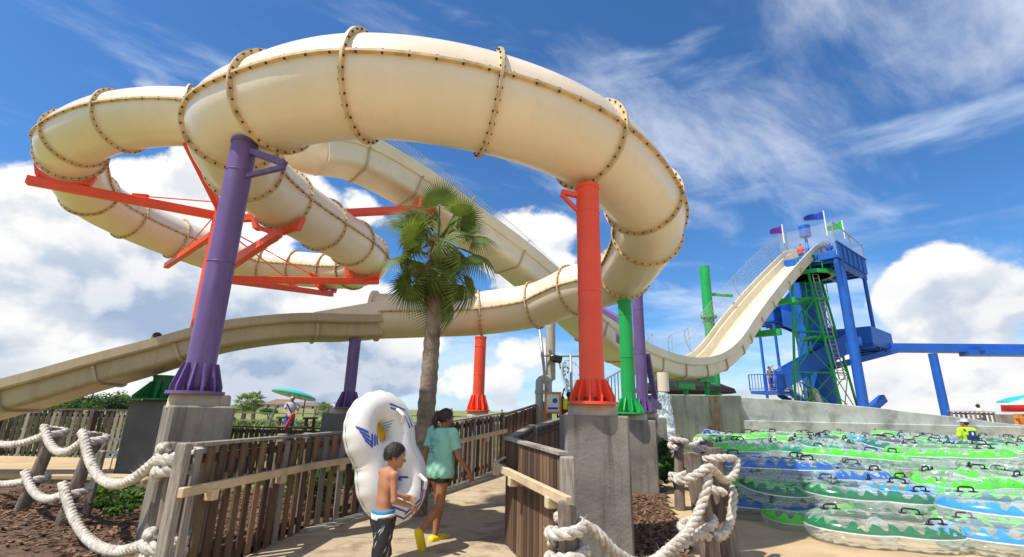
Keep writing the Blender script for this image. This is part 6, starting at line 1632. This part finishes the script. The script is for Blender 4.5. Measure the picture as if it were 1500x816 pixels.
for q in ('L', 'R'):
    f = Field(W.J['an'+q]-.24, W.J['an'+q]+.24, .007); an = W.J['an'+q]; to = W.J['to'+q]; d = to-an
    heel = an-d*.30-V3(0, 0, .022*Hh); f.cap(heel, to, .031*Hh, .030*Hh, .02); f.cap(an-V3(0, 0, .012*Hh), to, .029*Hh, .026*Hh, .02)
    n_ = np.cross(np.cross(d, V3(0, 0, 1)), d); n_ = n_/np.linalg.norm(n_)
    if n_[2] < 0: n_ = -n_
    shin = (W.J['kn'+q]-an); shin /= np.linalg.norm(shin); f.cut(an+shin*.030, shin)
    W.add(f, 'clog', yshoe)
# print on the back of the shirt, pressed on to the cloth
bvs = BVHTree.FromPolygons([Vector(v) for v in shirtV], [tuple(int(i) for i in q) for q in shirtF])
def shirtprint(name, pts2, faces, m):
    out = []
    for (x, z) in pts2:
        h = bvs.ray_cast(Vector((x, -.6, z)), Vector((0, 1, 0))); p = h[0] if h[0] is not None else Vector((x, -.1, z)); out.append(tuple(W.X@(p+Vector((0, -.004, 0)))))
    mkobj(name, out, faces, m, W.t)
P = []; Fq = []
for k in range(24):
    a = 2*math.pi*k/24
    for r_ in (.030, .018): P.append((-.045+r_*math.cos(a), .700*Hh+r_*math.sin(a)))
Fq = [(2*k, 2*((k+1) % 24), 2*((k+1) % 24)+1, 2*k+1) for k in range(24)]
shirtprint('round_emblem', P, Fq, printt)
rsp = random.Random(5); P = []; Fq = []
for k in range(7):      # arched line of outlined capitals, too small in the photograph to read
    u = (k-3)/3; cx_ = -.02+u*.088; cz_ = .758*Hh-.020*u*u*1.4
    for (dx, w_) in ((-.010, .004), (.008, .004)):
        o = len(P); P += [(cx_+dx, cz_-.019), (cx_+dx+w_, cz_-.019), (cx_+dx+w_, cz_+.019), (cx_+dx, cz_+.019)]; Fq.append((o, o+1, o+2, o+3))
    for dz in ((.016,), (-.019, .016), (0., .016), (-.019, -.001))[k % 4]:
        o = len(P); P += [(cx_-.010, cz_+dz), (cx_+.012, cz_+dz), (cx_+.012, cz_+dz+.004), (cx_-.010, cz_+dz+.004)]; Fq.append((o, o+1, o+2, o+3))
shirtprint('arched_print', P, Fq, printlb)
P = []; Fq = []
for k in range(8):
    o = len(P); x = -.085+k*.0135; P += [(x, .661*Hh), (x+.009, .661*Hh), (x+.009, .661*Hh+.011+.004*(k % 2)), (x, .661*Hh+.011+.004*(k % 2))]; Fq.append((o, o+1, o+2, o+3))
shirtprint('small_print', P, Fq, printt)

# boy in black trunks holding the near end of the tube
bl = Vector((at(562, 745, 4.9).x, 4.9, -.04))
J = pose(head=(.018, .045, .925), chest=(0, .012, .735), shL=(-.098, .03, .80), shR=(.10, -.005, .80), elR=(.135, -.01, .645), wrR=(.125, .145, .59), hdR=(.11, .205, .565), elL=(-.14, .10, .66), wrL=(-.10, .22, .62), hdL=(-.08, .28, .60),
         knR=(.055, -.03, .285), anR=(.055, -.14, .07), toR=(.06, -.05, .02), knL=(-.05, .07, .285), anL=(-.05, .09, .045), toL=(-.055, .19, .018))
B = Fig('shirtless boy in black swim shorts carrying the near end of the white tube', 1.36, bl, yawto(.70, .71), J, skinb, girth=.97)
B.palm = {'R': V3(-.8, .2, -.3), 'L': V3(.8, .2, 0)}; B.thumb = {'R': -1, 'L': -1}
B.headyaw = R_(32); B.headpitch = R_(-8); B.hs = 1.03
B.body(); B.face(); B.hair(hairm, .009, seed=4, back=-.045)
Hh = B.H
f = B.field(.0085); f.ell(B.J['pelvis'], V3(.097*Hh, .073*Hh, .085*Hh), None, 0)
for q in ('L', 'R'): f.cap(B.J['hip'+q], B.J['kn'+q]+(B.J['an'+q]-B.J['kn'+q])*.10, .064*Hh, .052*Hh, .02)
f.cut(V3(0, 0, .535*Hh), V3(0, 0, 1))
for q in ('L', 'R'):
    pass
f.cut(V3(0, 0, .262*Hh), V3(0, 0, -1)); G = np.meshgrid(*f.ax, indexing='ij'); f.D = f.D+.004*np.sin(G[0]*60+G[2]*35)*np.sin(G[2]*28+G[1]*50)
so_ = B.add(f, 'swim_shorts', shortsk)
def band(z0, z1, m, name, o):
    f = B.field(.0075); f.ell(B.J['pelvis'], V3(.097*Hh, .073*Hh, .085*Hh)+o, None, 0); f.ell(B.J['waist']-V3(0, 0, .03*Hh), V3(.083*Hh, .063*Hh, .09*Hh)+o, None, .03); f.cut(V3(0, 0, z1*Hh), V3(0, -.10, 1)); f.cut(V3(0, 0, z0*Hh), V3(0, .10, -1)); B.add(f, name, m)
band(.520, .556, shortw, 'white_waistband', .004); band(.550, .578, shortblue, 'blue_underband', .001)
mb = MB(); rsq = random.Random(3)
# white streaks printed on the shorts
bvq = BVHTree.FromObject(so_, bpy.context.evaluated_depsgraph_get())
for k in range(26):
    z = rsq.uniform(.30, .50)*Hh; a = rsq.uniform(-.5, 2.6); L = rsq.uniform(.015, .05); o = len(mb.V); pts = []
    for i in range(5):
        for w_ in (-1, 1):
            dirv = Vector((math.sin(a+i*.05), -math.cos(a+i*.05), 0)); zz = z+(i-2)*L*.5+w_*.006*(1-abs(i-2)/2.2)
            src = (B.X@(Vector((B.J['pelvis'][0], B.J['pelvis'][1], zz))+dirv*.4))-ORG[B.t.name]; h = bvq.ray_cast(src, (B.X.to_3x3()@(-dirv)))
            if h[0] is None: pts = None; break
            pts.append(tuple(h[0]+ORG[B.t.name]+h[1]*.003))
        if pts is None: break
    if pts: mb.add(pts, [(2*i, 2*i+1, 2*i+3, 2*i+2) for i in range(4)])
if mb.V: mb.build('white_streaks', shortw, B.t)
p = B.X@Vector(B.J['wrR']); d_ = (B.X.to_3x3()@Vector(B.J['hdR']-B.J['wrR'])).normalized(); mb = MB(); mb.tube([p-d_*.012, p+d_*.006], .0235, 14); mb.build('wristband', steel, B.t, True)

# helpers for small background figures
def simple(label, H, loc, yaw, J, skin, top=None, bottom=None, hairm_=hairm, cap=None, h=.014, seed=3, hy=0):
    P = Fig(label, H, loc, yaw, J, skin, None, h); P.headyaw = R_(hy); P.hs = H/1.55; P.body()
    Hh = P.H
    if top:
        f = P.field(h); P.torso(f, .022, .05)
        for q in ('L', 'R'): a = P.J['sh'+q]; b = P.J['el'+q]; f.cap(a, a+(b-a)*.62, .037*Hh, .039*Hh, .03)
        f.cut(V3(0, 0, .50*Hh), V3(0, 0, -1)); f.cut(V3(0, 0, .85*Hh), V3(0, 0, 1)); P.add(f, 'shirt', top)
    if bottom:
        f = P.field(h); f.ell(P.J['pelvis'], V3(.098*Hh, .074*Hh, .085*Hh), None, 0)
        for q in ('L', 'R'): f.cap(P.J['hip'+q], P.J['hip'+q]+(P.J['kn'+q]-P.J['hip'+q])*.8, .062*Hh, .052*Hh, .02)
        f.cut(V3(0, 0, .545*Hh), V3(0, 0, 1)); P.add(f, 'shorts', bottom)
    if cap:
        r, fw, u = P.headrot(); c = P.J['head']; k = P.hs; R = np.stack([r, fw, u], 1); f = Field(c-.22, c+.25, .009); f.ell(c+u*.018*k, V3(.088, .106, .098)*k, R, 0); f.cut(c+u*.018*k, -u)
        f.cap(c+fw*.09*k+u*.026*k, c+fw*.145*k+u*.014*k, .045*k, .035*k, .01); f.cut(c+u*.010*k, -u); P.add(f, 'cap', cap)
    P.hair(hairm_, .011 if not cap else .004, seed=seed)
    return P
# lifeguard at left with the red rescue tube
lp_ = at(425, 612, 20.1); lp_.z = .38
J = pose(elR=(.15, .04, .66), wrR=(.07, .15, .60), hdR=(.02, .18, .59), elL=(-.16, .02, .65), wrL=(-.13, .14, .56), hdL=(-.08, .17, .55))
Pg = simple('lifeguard in a white cap and pale shirt standing under the teal umbrella', 1.72, lp_, yawto(.15, -.99), J, skinl, greyshirt, bluesh, hairm, whitem, .014)
mb = MB(); a = lp_+Vector((.22, -.20, 1.02)); b = lp_+Vector((-.10, -.22, .22)); mb.tube(catmull([a, a.lerp(b, .3)+Vector((0, -.02, 0)), a.lerp(b, .7)+Vector((0, -.02, 0)), b], 5), .10, 12, True, .65); o = mb.build('rescue_tube', rescuem, None, True); tag(o, 'red foam rescue tube held across the lifeguard at left', 'rescue tube')
mb = MB(); mb.beam(lp_+Vector((-.16, -.135, 1.40)), lp_+Vector((.14, -.16, .98)), .05, .012, .0, (0, 1, 0)); mb.build('strap', blackm, Pg.t)
mb = MB(); mb.ell(Pg.X@Vector(Pg.J['head']+V3(0, .02, .035)), .11, .11, .03, 12, 6); mb.build('cap_band', bluesh, Pg.t, True)
# lifeguard at right in lime, seen from behind over the tubes
rg = at(1418, 640, 14.2); rg.z = .12
J = pose(elR=(.15, .02, .66), wrR=(.13, .14, .58), hdR=(.10, .19, .56), elL=(-.155, .0, .65), wrL=(-.13, .10, .53), hdL=(-.12, .15, .50))
Pr = simple('lifeguard in a lime yellow shirt and grey cap wading among the clear tubes', 1.62, rg, yawto(.15, .99), J, skinb, limey, bluesh, hairm, mat('grey_lilac_cap', (.55, .52, .62), .8, .1, 5), .012, hy=-25)
c = Pr.X@Vector(Pr.J['chest']+V3(.035, -.135, -.02)); e1 = (Pr.X.to_3x3()@Vector((1, 0, 0)))
mb = MB(); mb.obox(c-Vector((0, 0, .08)), e1, (0, 1, 0), (0, 0, 1), .15, .012, .08, .004); mb.obox(c+e1*.0+Vector((0, 0, .05)), e1, (0, 1, 0), (0, 0, 1), .085, .012, .06, .004); mb.build('back_print', navy, Pr.t)
mb = MB(); mb.ell(c+Vector((0, -.016, .03)), .035, .006, .05, 12, 8); mb.build('white_print', whitem, Pr.t, True)
mb = MB(); mb.beam(Pr.X@Vector(Pr.J['shL']+V3(.04, -.085, .03)), Pr.X@Vector(Pr.J['waist']+V3(.12, -.14, .06)), .045, .014, 0, (0, 1, 0)); mb.build('strap', blackm, Pr.t)
mb = MB(); a = rg+Vector((.15, .3, .78)); mb.tube([a, a+Vector((.75, .12, .02))], .07, 12); o = mb.build('rescue_tube', shortw, None, True); tag(o, 'white rescue float held by the lime shirted lifeguard', 'rescue tube')
# two swimmers at the top of the ramp
c = at(824, 600, 15.0); c.z = .62
simple('shirtless child in dark hair at the top of the ramp beside the orange column', 1.30, Vector((c.x, 15.0, .84)), yawto(.3, .95), pose(), skind, None, shortsk, hairm, None, .013)
c = at(834, 600, 15.4)
P2 = simple('shirtless swimmer lifting a clear tube overhead behind the orange-red column', 1.45, Vector((c.x, 15.5, .86)), yawto(.2, .98), pose(elL=(-.15, .08, .87), wrL=(-.13, .14, 1.02), hdL=(-.10, .17, 1.08), elR=(.16, .1, .90), wrR=(.12, .15, 1.03), hdR=(.10, .17, 1.08)), skind, None, bluesh, hairm, None, .013)
mb = MB(); q = at(828, 592, 14.8); mb.obox(q, (1, 0, 0), (0, 1, 0), (0, 0, 1), .07, .03, .16, .02); o = mb.build('neon_bag', yelneon, None); tag(o, 'neon yellow bag strap beside the child at the top of the ramp', 'bag')
q = at(840, 562, 15.4); it = inflatable(q, R_(40), 'pale', 'clear double tube held overhead by the swimmer at the top of the ramp', R_(70), 0, .8)
it['group'] = 'tubes carried by swimmers'
# rider whose head shows over the rim of the exit flume
hp = at(229, 494, 11.45)
J = pose(pelvis=(0, 0, .30), waist=(0, -.06, .38), chest=(0, -.12, .49), head=(0, -.14, .68), shL=(-.105, -.12, .56), shR=(.105, -.12, .56), elL=(-.16, -.06, .44), elR=(.16, -.06, .44), wrL=(-.18, .08, .40), wrR=(.18, .08, .40), hdL=(-.18, .14, .40), hdR=(.18, .14, .40),
         hipL=(-.05, .02, .29), hipR=(.05, .02, .29), knL=(-.06, .24, .36), knR=(.06, .24, .36), anL=(-.06, .42, .22), anR=(.06, .42, .22), toL=(-.06, .47, .26), toR=(.06, .47, .26))
Rr = simple('dark haired rider sliding down inside the exit flume with only the head showing', 1.60, hp-Matrix.Rotation(yawto(-.95, -.25), 3, 'Z')@Vector((0, -.14*1.6, .68*1.6)), yawto(-.95, -.25), J, skinl, None, shortsk, hairm, None, .014)
# visitors on and beside the tower
c = at(1143, 575, 33.6)
T1 = simple('bare chested visitor standing on the lowest blue tower deck', 1.70, sp(31.2, -3.2, 3.42), yawto(.3, -.9), pose(), skinb, None, bluesh, hairm, None, .02)
q = sp(31.9, -3.0, 4.35); it = inflatable(q, R_(30), 'pale', 'pale tube standing upright beside the visitor on the lowest tower deck', R_(78), 0, .95); it['group'] = 'tubes carried by swimmers'
for k, (s_, z_) in enumerate(((34.2, 2.55), (35.3, 1.9))):
    mb = MB(); o_ = sp(s_, -1.7, z_+.55); R = Matrix.Rotation(R_(30), 3, 'Z')@Matrix.Rotation(R_(70), 3, 'Y')
    wm, _ = peanut(.50, .30, .22, .28, 40, 14); mb.V = [tuple(o_+R@Vector(v)) for v in wm.V]; mb.Fc = wm.Fc
    tt = thing('carried_tube', 'white tube with yellow centre carried up the tower ramp, %s one' % ('upper' if k == 0 else 'lower'), 'inflatable tube', o_, 'white tubes on the tower ramp'); mb.build('ring', vinylw, tt, True)
    mb = MB(); mb.V = [tuple(o_+R@Vector((.42*math.cos(a), .24*math.sin(a), z))) for z in (-.05, .05) for a in [2*math.pi*i/20 for i in range(20)]]; mb.Fc = [tuple(range(19, -1, -1)), tuple(range(20, 40))]+[(i, (i+1) % 20, 20+(i+1) % 20, 20+i) for i in range(20)]; mb.build('yellow_floor', yelv, tt)
simple('visitor in a red top queuing behind the netting on top of the tower', 1.70, sp(33.6, -.9, 12.55), yawto(-.8, -.6), pose(), skinb, redpeople, bluesh, hairm, None, .02)
simple('second visitor in a blue shirt at the top of the tower flume', 1.66, sp(34.8, .6, 12.55), yawto(-.8, -.6), pose(), skinl, bluesh, shortsk, hairm, None, .02)
simple('visitor in dark clothes halfway up the blue tower stairs', 1.70, sp(32.8, -4.4, 8.86), yawto(.3, -.9), pose(), skinb, navy, shortsk, hairm, None, .02)
c = at(1436, 612, 28.5)
simple('visitor passing behind the short brown fence at right', 1.65, Vector((c.x, 28.5, 1.02)), yawto(.9, 0), pose(), skinb, shortw, bluesh, hairm, None, .018)
bpy.context.view_layer.update()
